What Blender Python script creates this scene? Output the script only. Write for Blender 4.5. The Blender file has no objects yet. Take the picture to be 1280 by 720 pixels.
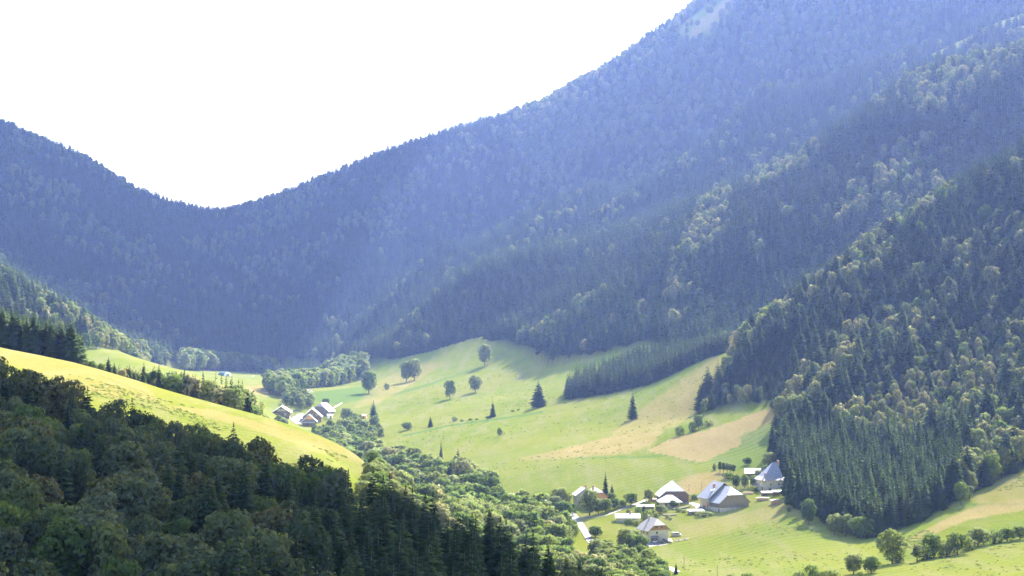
import bpy, math, random
import numpy as np
from mathutils import Vector, Matrix

scene = bpy.context.scene
COL = scene.collection

# ------------------------------------------------------------------ camera
PITCH = math.atan(30.0 / 2400.0)          # horizon a little under the picture's middle
FPX = 2400.0                               # focal length in pixels of a 1280 px wide picture
cam_data = bpy.data.cameras.new("camera")
cam_data.sensor_width = 36.0
cam_data.lens = 36.0 * FPX / 1280.0
cam_data.clip_start = 1.0
cam_data.clip_end = 30000.0
cam = bpy.data.objects.new("camera", cam_data)
cam.location = (0, 0, 0)
cam.rotation_euler = (math.radians(90) + PITCH, 0, 0)
COL.objects.link(cam)
scene.camera = cam

# ------------------------------------------------------------------ light, sky, exposure
SUN_EL = math.radians(42)
SUN_AZ = math.radians(27)                  # to the right of the view direction (+Y), behind the mountains
to_sun = Vector((math.cos(SUN_EL) * math.sin(SUN_AZ), math.cos(SUN_EL) * math.cos(SUN_AZ), math.sin(SUN_EL)))
sun_data = bpy.data.lights.new("sun", 'SUN')
sun_data.energy = 5.0
sun_data.angle = math.radians(0.53)
sun_data.color = (1.0, 0.95, 0.86)
sun = bpy.data.objects.new("sun", sun_data)
sun.location = to_sun * 3000
sun.rotation_euler = to_sun.to_track_quat('Z', 'Y').to_euler()
COL.objects.link(sun)

world = bpy.data.worlds.new("World")
scene.world = world
world.use_nodes = True
wn = world.node_tree
wn.nodes.clear()
sky = wn.nodes.new("ShaderNodeTexSky")
sky.sky_type = 'NISHITA'
sky.sun_disc = False
sky.sun_elevation = SUN_EL
sky.sun_rotation = SUN_AZ
sky.altitude = 900
sky.air_density = 1.0
sky.dust_density = 4.0
sky.ozone_density = 1.0
bg = wn.nodes.new("ShaderNodeBackground")
bg.inputs[1].default_value = 0.07
wo = wn.nodes.new("ShaderNodeOutputWorld")
wn.links.new(sky.outputs[0], bg.inputs[0])
wn.links.new(bg.outputs[0], wo.inputs[0])

scene.view_settings.view_transform = 'Standard'
scene.view_settings.look = 'None'
scene.view_settings.gamma = 1.0
scene.view_settings.use_curve_mapping = False
scene.view_settings.exposure = 3.2
scene.render.engine = 'CYCLES'
cy = scene.cycles
cy.use_denoising = True
cy.denoising_prefilter = 'NONE'
cy.denoising_input_passes = 'RGB_ALBEDO_NORMAL'
cy.use_adaptive_sampling = False
scene.render.filter_size = 1.2
cy.max_bounces = 6
cy.diffuse_bounces = 2
cy.glossy_bounces = 2
cy.transmission_bounces = 3
cy.volume_bounces = 1
cy.transparent_max_bounces = 8
cy.sample_clamp_indirect = 4.0

HAZE_DENSITY = 0.000042
HAZE_COLOR = (0.31, 0.455, 1.0)

# ------------------------------------------------------------------ the land: one height field from surveyed points
CP, SP = math.cos(PITCH), math.sin(PITCH)
def point(px, py, Y):
    """world point at distance Y along the sight line through a spot of the photograph"""
    u, v = (px - 640.0) / FPX, (360.0 - py) / FPX
    dx, dy, dz = u, CP - v * SP, SP + v * CP
    return (dx / dy * Y, Y, dz / dy * Y)
def project(x, y, z):
    yc = y * CP + z * SP
    zc = -y * SP + z * CP
    return 640.0 + FPX * x / yc, 360.0 - FPX * zc / yc

ctrl = []
def S(px, py, Y, tree=0.0):
    x, y, z = point(px, py, Y)
    ctrl.append((x, y, z - tree))
def Wp(px, Y, z):
    ctrl.append(((px - 640.0) / FPX * Y, Y, z))
def line(pts, tree=0.0, step=45.0):
    """points along a crest or base line, filled in between"""
    for (a, b) in zip(pts[:-1], pts[1:]):
        n = max(1, int(abs(b[0] - a[0]) / step + 0.5))
        for k in range(n):
            t = k / n
            S(a[0] + (b[0] - a[0]) * t, a[1] + (b[1] - a[1]) * t, a[2] + (b[2] - a[2]) * t, tree)
    S(*pts[-1], tree)

# the viewer's own hill
for x in (-220, -90, 0, 90, 220):
    ctrl += [(x, -240, 12), (x, -120, 4), (x, -20, -2.5), (x, 30, -16), (x, 90, -40), (x, 160, -62), (x, 220, -72)]
# near wooded slope, lower left
line([(-500, 330, 560), (-250, 400, 540), (0, 452, 520), (75, 480, 515), (150, 501, 510), (300, 545, 500), (375, 568, 492), (450, 588, 485), (500, 610, 478), (560, 634, 470), (640, 660, 455), (720, 694, 445), (800, 728, 435), (930, 775, 420)], 17, 80)
line([(-400, 660, 330), (-100, 690, 310), (300, 722, 300), (640, 752, 300), (900, 800, 300)], 18, 120)
# bright meadow behind it
line([(-400, 330, 840), (-200, 378, 820), (-80, 412, 805), (0, 434, 800), (97, 454, 800), (180, 480, 795), (244, 506, 788), (330, 525, 778), (412, 551, 765), (461, 573, 750)], 0, 40)
line([(-300, 420, 690), (0, 464, 650), (100, 488, 645), (200, 520, 640), (300, 553, 635), (400, 578, 640), (445, 594, 645)], 0, 60)
# land behind the meadow's crest
for px, Y, z in [(-200, 930, 0), (0, 930, -22), (60, 960, -27), (110, 920, -42), (-200, 1150, 5), (0, 1150, -35), (100, 1100, -62), (200, 960, -72), (300, 950, -88), (400, 930, -96), (470, 900, -101),
                 (150, 1250, -70), (250, 1250, -88), (330, 1250, -95), (520, 900, -104), (480, 640, -78), (540, 620, -88), (540, 740, -96), (620, 560, -90), (620, 640, -98)]:
    Wp(px, Y, z)
# creek
for px, Y, z in [(430, 1340, -97), (480, 1250, -99), (530, 1130, -101), (580, 1030, -103), (630, 940, -104), (680, 850, -104), (720, 790, -104), (760, 730, -104), (800, 670, -104), (840, 600, -104), (900, 520, -104), (740, 560, -100)]:
    Wp(px, Y, z)
for px, Y, z in [(1000, 480, -96), (1150, 480, -88), (1300, 500, -75), (1500, 520, -55), (1000, 380, -80), (1200, 380, -70), (1500, 400, -50)]:
    Wp(px, Y, z)
# left mid ground: pasture strip and flats of the upper valley
for a in [(128, 438, 1500), (180, 453, 1510), (240, 467, 1560), (300, 473, 1900), (340, 470, 2150), (250, 480, 1400), (300, 492, 1500), (330, 482, 1800), (330, 505, 1560), (350, 522, 1540), (395, 528, 1540), (370, 535, 1480),
          (380, 489, 1740), (440, 487, 1760), (470, 476, 1880), (440, 478, 1960), (400, 470, 2110), (400, 500, 1660), (430, 515, 1560), (460, 530, 1480), (410, 455, 2320), (300, 463, 2300), (260, 461, 2200)]:
    S(*a)
# central meadows
for a in [(640, 622, 1010), (700, 642, 960), (560, 572, 1220), (600, 600, 1090), (500, 546, 1400), (480, 522, 1540), (470, 502, 1650), (455, 489, 1760), (540, 542, 1370), (620, 546, 1270), (700, 562, 1150), (760, 580, 1065),
          (800, 571, 1085), (870, 577, 1060), (912, 587, 1020), (932, 562, 1080), (972, 530, 1110), (962, 514, 1140), (890, 541, 1120), (815, 560, 1110), (640, 502, 1490), (720, 501, 1400), (790, 523, 1270), (850, 500, 1260),
          (880, 512, 1200), (900, 470, 1290), (902, 438, 1345), (870, 454, 1350), (820, 481, 1370), (740, 498, 1400), (700, 503, 1410), (680, 540, 1260), (600, 471, 1700), (560, 456, 1850), (520, 464, 1900), (620, 446, 1800), (642, 456, 1740),
          (676, 472, 1660), (735, 462, 1570), (790, 443, 1530), (540, 490, 1640), (580, 510, 1500), (760, 630, 960), (840, 640, 945), (900, 640, 940), (820, 680, 875), (900, 690, 840), (980, 660, 880), (880, 720, 770), (960, 720, 740), (760, 660, 900), (730, 700, 800),
          (850, 615, 985), (960, 612, 985), (940, 590, 1015), (1000, 690, 820), (1060, 715, 730), (1115, 705, 745), (1170, 697, 755), (1222, 684, 765), (1275, 675, 775), (1330, 664, 785), (1100, 735, 670), (1200, 720, 680), (1280, 705, 690), (1400, 680, 720),
          (1120, 688, 800), (1200, 655, 830), (1280, 632, 860)]:
    S(*a)
# right spur, its foot and its crest
line([(872, 520, 1195), (905, 518, 1185), (965, 512, 1145)])
line([(985, 610, 970), (1000, 632, 925), (1040, 664, 880), (1085, 678, 855), (1140, 660, 862), (1200, 627, 888), (1280, 590, 930), (1420, 530, 1000), (1600, 470, 1060)], 0, 60)
line([(872, 490, 1235), (905, 432, 1255), (940, 388, 1280), (1000, 342, 1305), (1085, 276, 1330), (1160, 230, 1350), (1280, 172, 1380), (1420, 95, 1400), (1650, -20, 1430)], 19, 50)
for a in [(1100, 500, 1060), (1180, 470, 1060), (1280, 430, 1080), (1050, 440, 1130), (980, 450, 1180), (1120, 380, 1200), (1220, 320, 1220), (1400, 300, 1150)]:
    S(*a, 18)
for px, Y, z in [(905, 1330, -33), (960, 1370, -28), (1030, 1400, -6), (1100, 1430, 22), (1180, 1450, 52), (1300, 1480, 84), (1450, 1500, 130)]:
    Wp(px, Y, z)
# second spur
line([(440, 432, 2200), (500, 396, 2160), (550, 360, 2110), (610, 315, 2080), (720, 299, 1990), (795, 268, 1950), (894, 229, 1900), (950, 194, 1880), (1010, 168, 1860), (1070, 127, 1850), (1137, 84, 1830), (1186, 68, 1820), (1280, 30, 1800), (1420, -35, 1760), (1650, -140, 1700)], 19, 50)
for px, Y, z in [(480, 2330, 0), (560, 2270, 25), (650, 2210, 50), (760, 2140, 75), (880, 2080, 105), (1000, 2050, 145), (1120, 2030, 190), (1250, 2020, 232), (1420, 2000, 300)]:
    Wp(px, Y, z)
# third, darker spur
line([(455, 420, 2450), (480, 388, 2480), (530, 332, 2480), (620, 290, 2460), (720, 247, 2420), (830, 192, 2370), (950, 117, 2330), (1060, 62, 2320), (1230, 7, 2290), (1350, -38, 2250), (1600, -120, 2200)], 15, 60)
for px, Y, z in [(520, 2640, 45), (620, 2600, 75), (740, 2560, 115), (860, 2520, 165), (980, 2490, 235), (1120, 2470, 290), (1300, 2450, 350)]:
    Wp(px, Y, z)
# main mountain and the far left one with the saddle between
main_crest = [(-400, -70, 2650), (-200, 60, 2700), (-60, 125, 2740), (0, 154, 2760), (12, 162, 2765), (60, 176, 2790), (95, 190, 2810), (130, 212, 2840), (170, 238, 2880), (220, 254, 2940), (272, 264, 3000), (330, 246, 2980), (400, 218, 2950), (480, 184, 2920), (560, 162, 2900),
              (640, 142, 2880), (700, 120, 2850), (760, 87, 2820), (800, 64, 2800), (850, 27, 2770), (890, -5, 2750), (960, -55, 2720), (1100, -130, 2680), (1300, -210, 2620), (1600, -320, 2550)]
line(main_crest, 13, 60)
for a in main_crest[::2]:
    x, y, z = point(*a)
    ctrl.append((x * 1.22, y + 620, z - 170))
    ctrl.append((x * 1.7, y + 2000, z - 120))
for a in [(20, 300, 2420), (120, 340, 2420), (220, 360, 2520), (300, 370, 2620), (390, 360, 2640), (460, 300, 2700), (150, 425, 2180), (250, 446, 2330), (330, 450, 2440), (400, 430, 2480)]:
    S(*a, 15)
# left mid spur
line([(-350, 110, 1750), (-150, 240, 1720), (0, 323, 1700), (50, 351, 1690), (100, 371, 1680), (130, 393, 1675), (158, 424, 1670)], 18, 40)
for px, Y, z in [(-200, 1450, 30), (0, 1450, -22), (90, 1500, -32), (150, 1800, -48), (100, 1900, -20), (0, 1950, 20), (-200, 2000, 80)]:
    Wp(px, Y, z)
for px, z0 in [(-900, 120), (-1500, 200), (2300, 260), (3000, 380)]:
    for Y, k in [(300, -0.5), (600, 0.1), (1000, 0.5), (1600, 1.0), (2300, 1.4), (3200, 1.8)]:
        Wp(px, Y, z0 * k)

Y0 = 300.0
ctrl = np.array(ctrl)
def warp(x, y):
    return np.stack([x / (y + Y0), 0.55 * np.log(y + Y0)], -1)
CW = warp(ctrl[:, 0], ctrl[:, 1])
CQ = ctrl[:, 2] / (ctrl[:, 1] + Y0)
def kern(a, b):
    d2 = ((a[:, None, :] - b[None, :, :]) ** 2).sum(-1)
    return np.sqrt(d2 + 0.008 ** 2)
_n = len(CW)
A = np.zeros((_n + 3, _n + 3))
A[:_n, :_n] = kern(CW, CW) - np.eye(_n) * 0.004
A[:_n, _n] = 1; A[:_n, _n + 1:] = CW
A[_n, :_n] = 1; A[_n + 1:, :_n] = CW.T
COEF = np.linalg.solve(A, np.concatenate([CQ, np.zeros(3)]))
def base_height(x, y):
    w = warp(x, y)
    out = np.empty(len(w))
    for i in range(0, len(w), 20000):
        c = w[i:i + 20000]
        out[i:i + 20000] = kern(c, CW) @ COEF[:_n] + COEF[_n] + c @ COEF[_n + 1:]
    return out * (y + Y0)

def _hash(ix, iy, seed):
    h = (ix.astype(np.int64) * 374761393 + iy.astype(np.int64) * 668265263 + seed * 974711) & 0x7fffffff
    h = ((h ^ (h >> 13)) * 1274126177) & 0x7fffffff
    return ((h ^ (h >> 16)) & 0xffff) / 65535.0
def vnoise(x, y, seed=0):
    ix, iy = np.floor(x), np.floor(y)
    fx, fy = x - ix, y - iy
    fx = fx * fx * (3 - 2 * fx); fy = fy * fy * (3 - 2 * fy)
    a, b = _hash(ix, iy, seed), _hash(ix + 1, iy, seed)
    c, d = _hash(ix, iy + 1, seed), _hash(ix + 1, iy + 1, seed)
    return (a * (1 - fx) + b * fx) * (1 - fy) + (c * (1 - fx) + d * fx) * fy
def fbm(x, y, seed=0, n=4):
    o, a, t = 0, 1.0, 0
    for k in range(n):
        o = o + a * vnoise(x * 2 ** k, y * 2 ** k, seed + k * 17); t += a; a *= 0.5
    return o / t

def in_poly(px, py, poly):
    px, py = np.asarray(px, float), np.asarray(py, float)
    inside = np.zeros(px.shape, bool)
    n = len(poly)
    for i in range(n):
        x1, y1 = poly[i]; x2, y2 = poly[(i + 1) % n]
        if y1 == y2: continue
        c = ((y1 > py) != (y2 > py)) & (px < (x2 - x1) * (py - y1) / (y2 - y1) + x1)
        inside ^= c
    return inside

# forests as areas on the ground: (bearing in picture columns, distance)
BIG_EDGE = [(-600, 1420), (-100, 1480), (60, 1550), (128, 1600), (165, 1680), (178, 1900), (220, 2240), (300, 2380), (360, 2440), (400, 2380), (425, 2260), (440, 2150), (470, 2030), (500, 1985), (540, 1945), (600, 1895),
            (645, 1790), (680, 1690), (725, 1640), (770, 1585), (830, 1510), (920, 1420), (960, 1345), (905, 1262), (872, 1240), (868, 1215), (880, 1200), (905, 1190), (940, 1175), (960, 1160), (972, 1120), (962, 1050), (972, 1005), (992, 975), (1000, 930), (1040, 888), (1085, 862), (1140, 868), (1200, 895), (1280, 938), (1420, 1010), (1700, 1080)]
BIG = BIG_EDGE + [(1700, 4200), (-600, 4200)]
NEAR_WOOD = [(-140, 290), (-140, 555), (0, 548), (150, 530), (300, 518), (450, 502), (560, 490), (640, 478), (720, 470), (800, 465), (900, 460), (900, 300)]
PLANT_MID = [(905, 1350), (870, 1355), (800, 1380), (740, 1402), (704, 1415), (706, 1445), (724, 1490), (790, 1500), (860, 1450), (930, 1400)]
PLANT_LEFT = [(-60, 800), (0, 799), (97, 799), (104, 830), (100, 900), (60, 960), (-60, 940)]
CLEAR = [(1150, 2225), (1200, 2190), (1290, 2180), (1400, 2190), (1400, 2255), (1230, 2275), (1170, 2260)]

TOPGRASS = [(846, 2745), (862, 2722), (884, 2700), (905, 2690), (925, 2725), (905, 2790), (850, 2790)]
ss = np.arange(-0.285, 0.2851, 0.001)
ext = 0.285 + np.cumsum(0.0015 * 1.13 ** np.arange(36))
ext = ext[ext < 0.74]
s_ax = np.concatenate([-ext[::-1], ss, ext])
y_ax = np.concatenate([np.arange(-250, 250, 25.0), np.arange(250, 1000, 3.0), np.arange(1000, 2000, 5.5), np.arange(2000, 3100, 10.0), 3100 + np.cumsum(14 * 1.12 ** np.arange(30))])
y_ax = y_ax[y_ax < 4600]
GX = s_ax[None, :] * (y_ax[:, None] + Y0)
GY = np.repeat(y_ax[:, None], len(s_ax), 1)
GZ = base_height(GX.ravel(), GY.ravel()).reshape(GX.shape)
_bear = 640 + FPX * GX / np.maximum(GY, 60.0)
_wild = in_poly(_bear, GY, BIG).astype(float) * np.clip((GY - 900) / 700, 0, 1)
GZ = GZ + _wild * ((fbm(GX / 190, GY / 190, 3) - 0.5) * 34 + (fbm(GX / 60 + GY / 90, GY / 60, 9, 3) - 0.5) * 10)
_far = np.clip((GY - 2050) / 350, 0, 1) * _wild * np.clip((3300 - GY) / 300, 0, 1) * np.clip((_bear - 250) / 200, 0.25, 1)
_yc = np.interp(_bear, [a[0] for a in main_crest], [a[2] for a in main_crest])
_far = _far * np.clip((_yc - 60 - GY) / 220, 0, 1)
_ru, _rv = GX * 0.85 - GY * 0.5, GX * 0.5 + GY * 0.85
GZ = GZ + _far * ((0.5 - np.abs(fbm(_ru / 170, _rv / 800, 77, 3) - 0.5) * 4) * 40 + (fbm(_ru / 60, _rv / 240, 79, 2) - 0.5) * 16)
_mid = np.clip((GY - 1000) / 200, 0, 1) * np.clip((2100 - GY) / 200, 0, 1) * _wild * (_bear > 600)
GZ = GZ + _mid * ((fbm((GX + GY * 0.3) / 90, (GY - GX * 0.3) / 260, 83, 3) - 0.5) * 22)
GZ = GZ + (1 - _wild) * (GY > 500) * ((fbm(GX / 60, GY / 60, 5, 4) - 0.5) * 2.0)
GZ = np.where(GZ > 690, 690 + (GZ - 690) * 0.12, GZ)
def height(x, y):
    x = np.atleast_1d(np.asarray(x, float)); y = np.atleast_1d(np.asarray(y, float))
    fi = np.clip(np.interp(x / (y + Y0), s_ax, np.arange(len(s_ax))), 0, len(s_ax) - 1.001)
    fj = np.clip(np.interp(y, y_ax, np.arange(len(y_ax))), 0, len(y_ax) - 1.001)
    i, j = fi.astype(int), fj.astype(int)
    a, b = fi - i, fj - j
    return (GZ[j, i] * (1 - a) + GZ[j, i + 1] * a) * (1 - b) + (GZ[j + 1, i] * (1 - a) + GZ[j + 1, i + 1] * a) * b
_march = np.concatenate([np.arange(250, 1200, 1.0), np.arange(1200, 3400, 3.0)])
def hit(px, py, ymin=250.0):
    """where the sight line through a spot of the photograph meets the ground"""
    Y = _march[_march >= ymin]
    u, v = (px - 640.0) / FPX, (360.0 - py) / FPX
    dy = CP - v * SP
    X, Z = u / dy * Y, (SP + v * CP) / dy * Y
    g = height(X, Y)
    k = np.argmax(Z <= g) if (Z <= g).any() else len(Y) - 1
    return float(X[k]), float(Y[k]), float(g[k])

# ------------------------------------------------------------------ helpers: objects and materials
RNG = np.random.default_rng(11)
random.seed(5)

def mesh_data(name, verts, faces, mats=(), normals=None, face_mat=None, smooth=False):
    me = bpy.data.meshes.new(name)
    me.from_pydata([tuple(v) for v in verts], [], [tuple(f) for f in faces])
    for m in (mats if isinstance(mats, (list, tuple)) else [mats]):
        me.materials.append(m)
    if face_mat is not None:
        me.polygons.foreach_set('material_index', np.asarray(face_mat, np.int32))
    if smooth or normals is not None:
        me.polygons.foreach_set('use_smooth', np.ones(len(me.polygons), bool))
    me.update()
    if normals is not None:
        me.normals_split_custom_set_from_vertices([tuple(v) for v in normals])
    return me

def link(name, data, parent=None, loc=(0, 0, 0), rotz=0.0, scale=None):
    o = bpy.data.objects.new(name, data)
    COL.objects.link(o)
    o.location = loc
    o.rotation_euler = (0, 0, rotz)
    if scale is not None:
        o.scale = scale
    if parent is not None:
        o.parent = parent
    return o

def tag(o, label=None, cat=None, group=None, kind=None):
    if label: o['label'] = label
    if cat: o['category'] = cat
    if group: o['group'] = group
    if kind: o['kind'] = kind
    return o

class Shape:
    """collects boxes, prisms and bars; build() links them as ONE mesh"""
    def __init__(self):
        self.v, self.f = [], []
    def add(self, vs, fs):
        n = len(self.v)
        self.v += [tuple(p) for p in vs]
        self.f += [tuple(i + n for i in q) for q in fs]
        return self
    def box(self, x0, x1, y0, y1, z0, z1):
        vs = [(x0, y0, z0), (x1, y0, z0), (x1, y1, z0), (x0, y1, z0), (x0, y0, z1), (x1, y0, z1), (x1, y1, z1), (x0, y1, z1)]
        return self.add(vs, [(0, 3, 2, 1), (4, 5, 6, 7), (0, 1, 5, 4), (1, 2, 6, 5), (2, 3, 7, 6), (3, 0, 4, 7)])
    def prism(self, poly, axis, a, b):
        """polygon (u, v) swept along y ('y': u = x, v = z) or z ('z': u = x, v = y)"""
        n = len(poly)
        if axis == 'y':
            vs = [(u, a, v) for u, v in poly] + [(u, b, v) for u, v in poly]
        elif axis == 'x':
            vs = [(a, u, v) for u, v in poly] + [(b, u, v) for u, v in poly]
        else:
            vs = [(u, v, a) for u, v in poly] + [(u, v, b) for u, v in poly]
        fs = [tuple(range(n)), tuple(range(2 * n - 1, n - 1, -1))] + [(i, i + n, (i + 1) % n + n, (i + 1) % n) for i in range(n)]
        return self.add(vs, fs)
    def slab(self, top, t):
        """a roof plane: polygon in 3D, thickened downwards"""
        n = len(top)
        vs = list(top) + [(x, y, z - t) for x, y, z in top]
        return self.add(vs, [tuple(range(n)), tuple(range(2 * n - 1, n - 1, -1))] + [(i, i + n, (i + 1) % n + n, (i + 1) % n) for i in range(n)])
    def bar(self, p, q, r0, r1, n=6):
        p, q = Vector(p), Vector(q)
        d = (q - p).normalized()
        u = d.orthogonal().normalized(); w = d.cross(u)
        vs = []
        for c, r in ((p, r0), (q, r1)):
            for k in range(n):
                a = 2 * math.pi * k / n
                vs.append(c + (u * math.cos(a) + w * math.sin(a)) * r)
        fs = [(k, (k + 1) % n, (k + 1) % n + n, k + n) for k in range(n)] + [tuple(range(n - 1, -1, -1)), tuple(range(n, 2 * n))]
        return self.add(vs, fs)
    def data(self, name, mat):
        me = mesh_data(name, self.v, self.f, [mat])
        import bmesh
        bm = bmesh.new(); bm.from_mesh(me)
        bmesh.ops.recalc_face_normals(bm, faces=bm.faces)
        bm.to_mesh(me); bm.free()
        return me
    def build(self, name, mat, parent=None, loc=(0, 0, 0), rotz=0.0):
        return link(name, self.data(name, mat), parent, loc, rotz)

def new_mat(name):
    m = bpy.data.materials.new(name)
    m.use_nodes = True
    nt = m.node_tree
    nt.nodes.clear()
    out = nt.nodes.new("ShaderNodeOutputMaterial")
    return m, nt, out
def N(nt, kind, **kw):
    n = nt.nodes.new(kind)
    for k, v in kw.items():
        if k.startswith('i_'):
            key = k[2:]
            n.inputs[int(key) if key.isdigit() else key.replace('_', ' ')].default_value = v
        else:
            setattr(n, k, v)
    return n
def ramp(nt, src, stops):
    r = nt.nodes.new("ShaderNodeValToRGB")
    e = r.color_ramp.elements
    while len(e) > 1: e.remove(e[-1])
    e[0].position, e[0].color = stops[0][0], (*stops[0][1], 1)
    for p, c in stops[1:]:
        x = e.new(p); x.color = (*c, 1)
    nt.links.new(src, r.inputs[0])
    return r.outputs[0]
def mix(nt, fac, a, b, mode='MIX'):
    m = nt.nodes.new("ShaderNodeMix"); m.data_type = 'RGBA'; m.blend_type = mode
    for sock, val in ((m.inputs[0], fac), (m.inputs[6], a), (m.inputs[7], b)):
        if hasattr(val, 'is_output'): nt.links.new(val, sock)
        elif isinstance(val, (int, float)): sock.default_value = val
        else: sock.default_value = (*val, 1)
    return m.outputs[2]
def noise(nt, scale, detail=4, coord=None, rough=0.55, dist=0.0):
    n = N(nt, "ShaderNodeTexNoise")
    n.inputs['Scale'].default_value = scale; n.inputs['Detail'].default_value = detail
    n.inputs['Roughness'].default_value = rough; n.inputs['Distortion'].default_value = dist
    if coord is not None: nt.links.new(coord, n.inputs['Vector'])
    return n.outputs[0]

def simple_mat(name, c1, c2, scale=3.0, rough=0.8, metal=0.0, bump=0.0, stretch=None, spec=0.3):
    m, nt, out = new_mat(name)
    tc = N(nt, "ShaderNodeTexCoord").outputs['Object']
    if stretch:
        mp = N(nt, "ShaderNodeMapping"); mp.inputs['Scale'].default_value = stretch
        nt.links.new(tc, mp.inputs[0]); tc = mp.outputs[0]
    nz = noise(nt, scale, 5, tc)
    col = ramp(nt, nz, [(0.32, c1), (0.68, c2)])
    b = N(nt, "ShaderNodeBsdfPrincipled")
    nt.links.new(col, b.inputs['Base Color'])
    b.inputs['Roughness'].default_value = rough
    b.inputs['Metallic'].default_value = metal
    b.inputs['Specular IOR Level'].default_value = spec
    if bump:
        bp = N(nt, "ShaderNodeBump"); bp.inputs['Strength'].default_value = 0.6; bp.inputs['Distance'].default_value = bump
        nt.links.new(nz, bp.inputs['Height']); nt.links.new(bp.outputs[0], b.inputs['Normal'])
    nt.links.new(b.outputs[0], out.inputs[0])
    return m

def leaf_mat(name, stops, trans=0.35, tint=(1.25, 1.2, 0.6), scale=0.5):
    """foliage: each tree its own shade along the stops, leaf clumps vary; part of the light passes through"""
    m, nt, out = new_mat(name)
    oi = N(nt, "ShaderNodeObjectInfo")
    geo = N(nt, "ShaderNodeNewGeometry")
    nz = noise(nt, scale, 3, geo.outputs['Position'])
    col = ramp(nt, oi.outputs['Random'], stops)
    hsv = N(nt, "ShaderNodeHueSaturation")
    mr = N(nt, "ShaderNodeMapRange"); mr.inputs[1].default_value = 0.3; mr.inputs[2].default_value = 0.7; mr.inputs[3].default_value = 0.68; mr.inputs[4].default_value = 1.35
    nt.links.new(nz, mr.inputs[0]); nt.links.new(mr.outputs[0], hsv.inputs['Value']); nt.links.new(col, hsv.inputs['Color'])
    d = N(nt, "ShaderNodeBsdfDiffuse"); nt.links.new(hsv.outputs[0], d.inputs[0])
    t = N(nt, "ShaderNodeBsdfTranslucent")
    tc = mix(nt, 1.0, hsv.outputs[0], tint, 'MULTIPLY'); nt.links.new(tc, t.inputs[0])
    ms = N(nt, "ShaderNodeMixShader"); ms.inputs[0].default_value = trans
    nt.links.new(d.outputs[0], ms.inputs[1]); nt.links.new(t.outputs[0], ms.inputs[2])
    nt.links.new(ms.outputs[0], out.inputs[0])
    return m

M = {}
M['needle'] = leaf_mat("spruce needles", [(0.0, (0.022, 0.036, 0.016)), (0.5, (0.031, 0.048, 0.018)), (1.0, (0.048, 0.064, 0.022))], 0.15, (1.0, 1.15, 0.6))
M['leaf'] = leaf_mat("broadleaf foliage", [(0.0, (0.054, 0.084, 0.030)), (0.3, (0.080, 0.118, 0.036)), (0.55, (0.105, 0.138, 0.046)), (0.8, (0.112, 0.134, 0.066)), (1.0, (0.130, 0.154, 0.058))], 0.37)
M['dryleaf'] = leaf_mat("sun bleached beech foliage", [(0.0, (0.100, 0.128, 0.046)), (0.5, (0.140, 0.150, 0.062)), (1.0, (0.175, 0.165, 0.084))], 0.30, (1.15, 1.1, 0.7))
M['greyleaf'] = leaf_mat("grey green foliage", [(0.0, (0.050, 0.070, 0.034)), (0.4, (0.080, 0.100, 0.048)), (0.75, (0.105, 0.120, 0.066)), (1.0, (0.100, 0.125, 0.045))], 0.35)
M['brownleaf'] = leaf_mat("browned beech foliage", [(0.0, (0.085, 0.098, 0.036)), (1.0, (0.118, 0.112, 0.046))], 0.25, (1.15, 1.05, 0.5))
M['larch'] = leaf_mat("larch needles", [(0.0, (0.045, 0.07, 0.032)), (1.0, (0.06, 0.085, 0.035))], 0.25)
M['tuft'] = leaf_mat("grass tussock", [(0.0, (0.085, 0.130, 0.034)), (0.6, (0.125, 0.160, 0.046)), (1.0, (0.20, 0.185, 0.085))], 0.3)
M['bark'] = simple_mat("grey brown bark", (0.07, 0.055, 0.042), (0.16, 0.13, 0.10), 2.0, 0.9, bump=0.03, stretch=(3, 3, 0.6))

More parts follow.
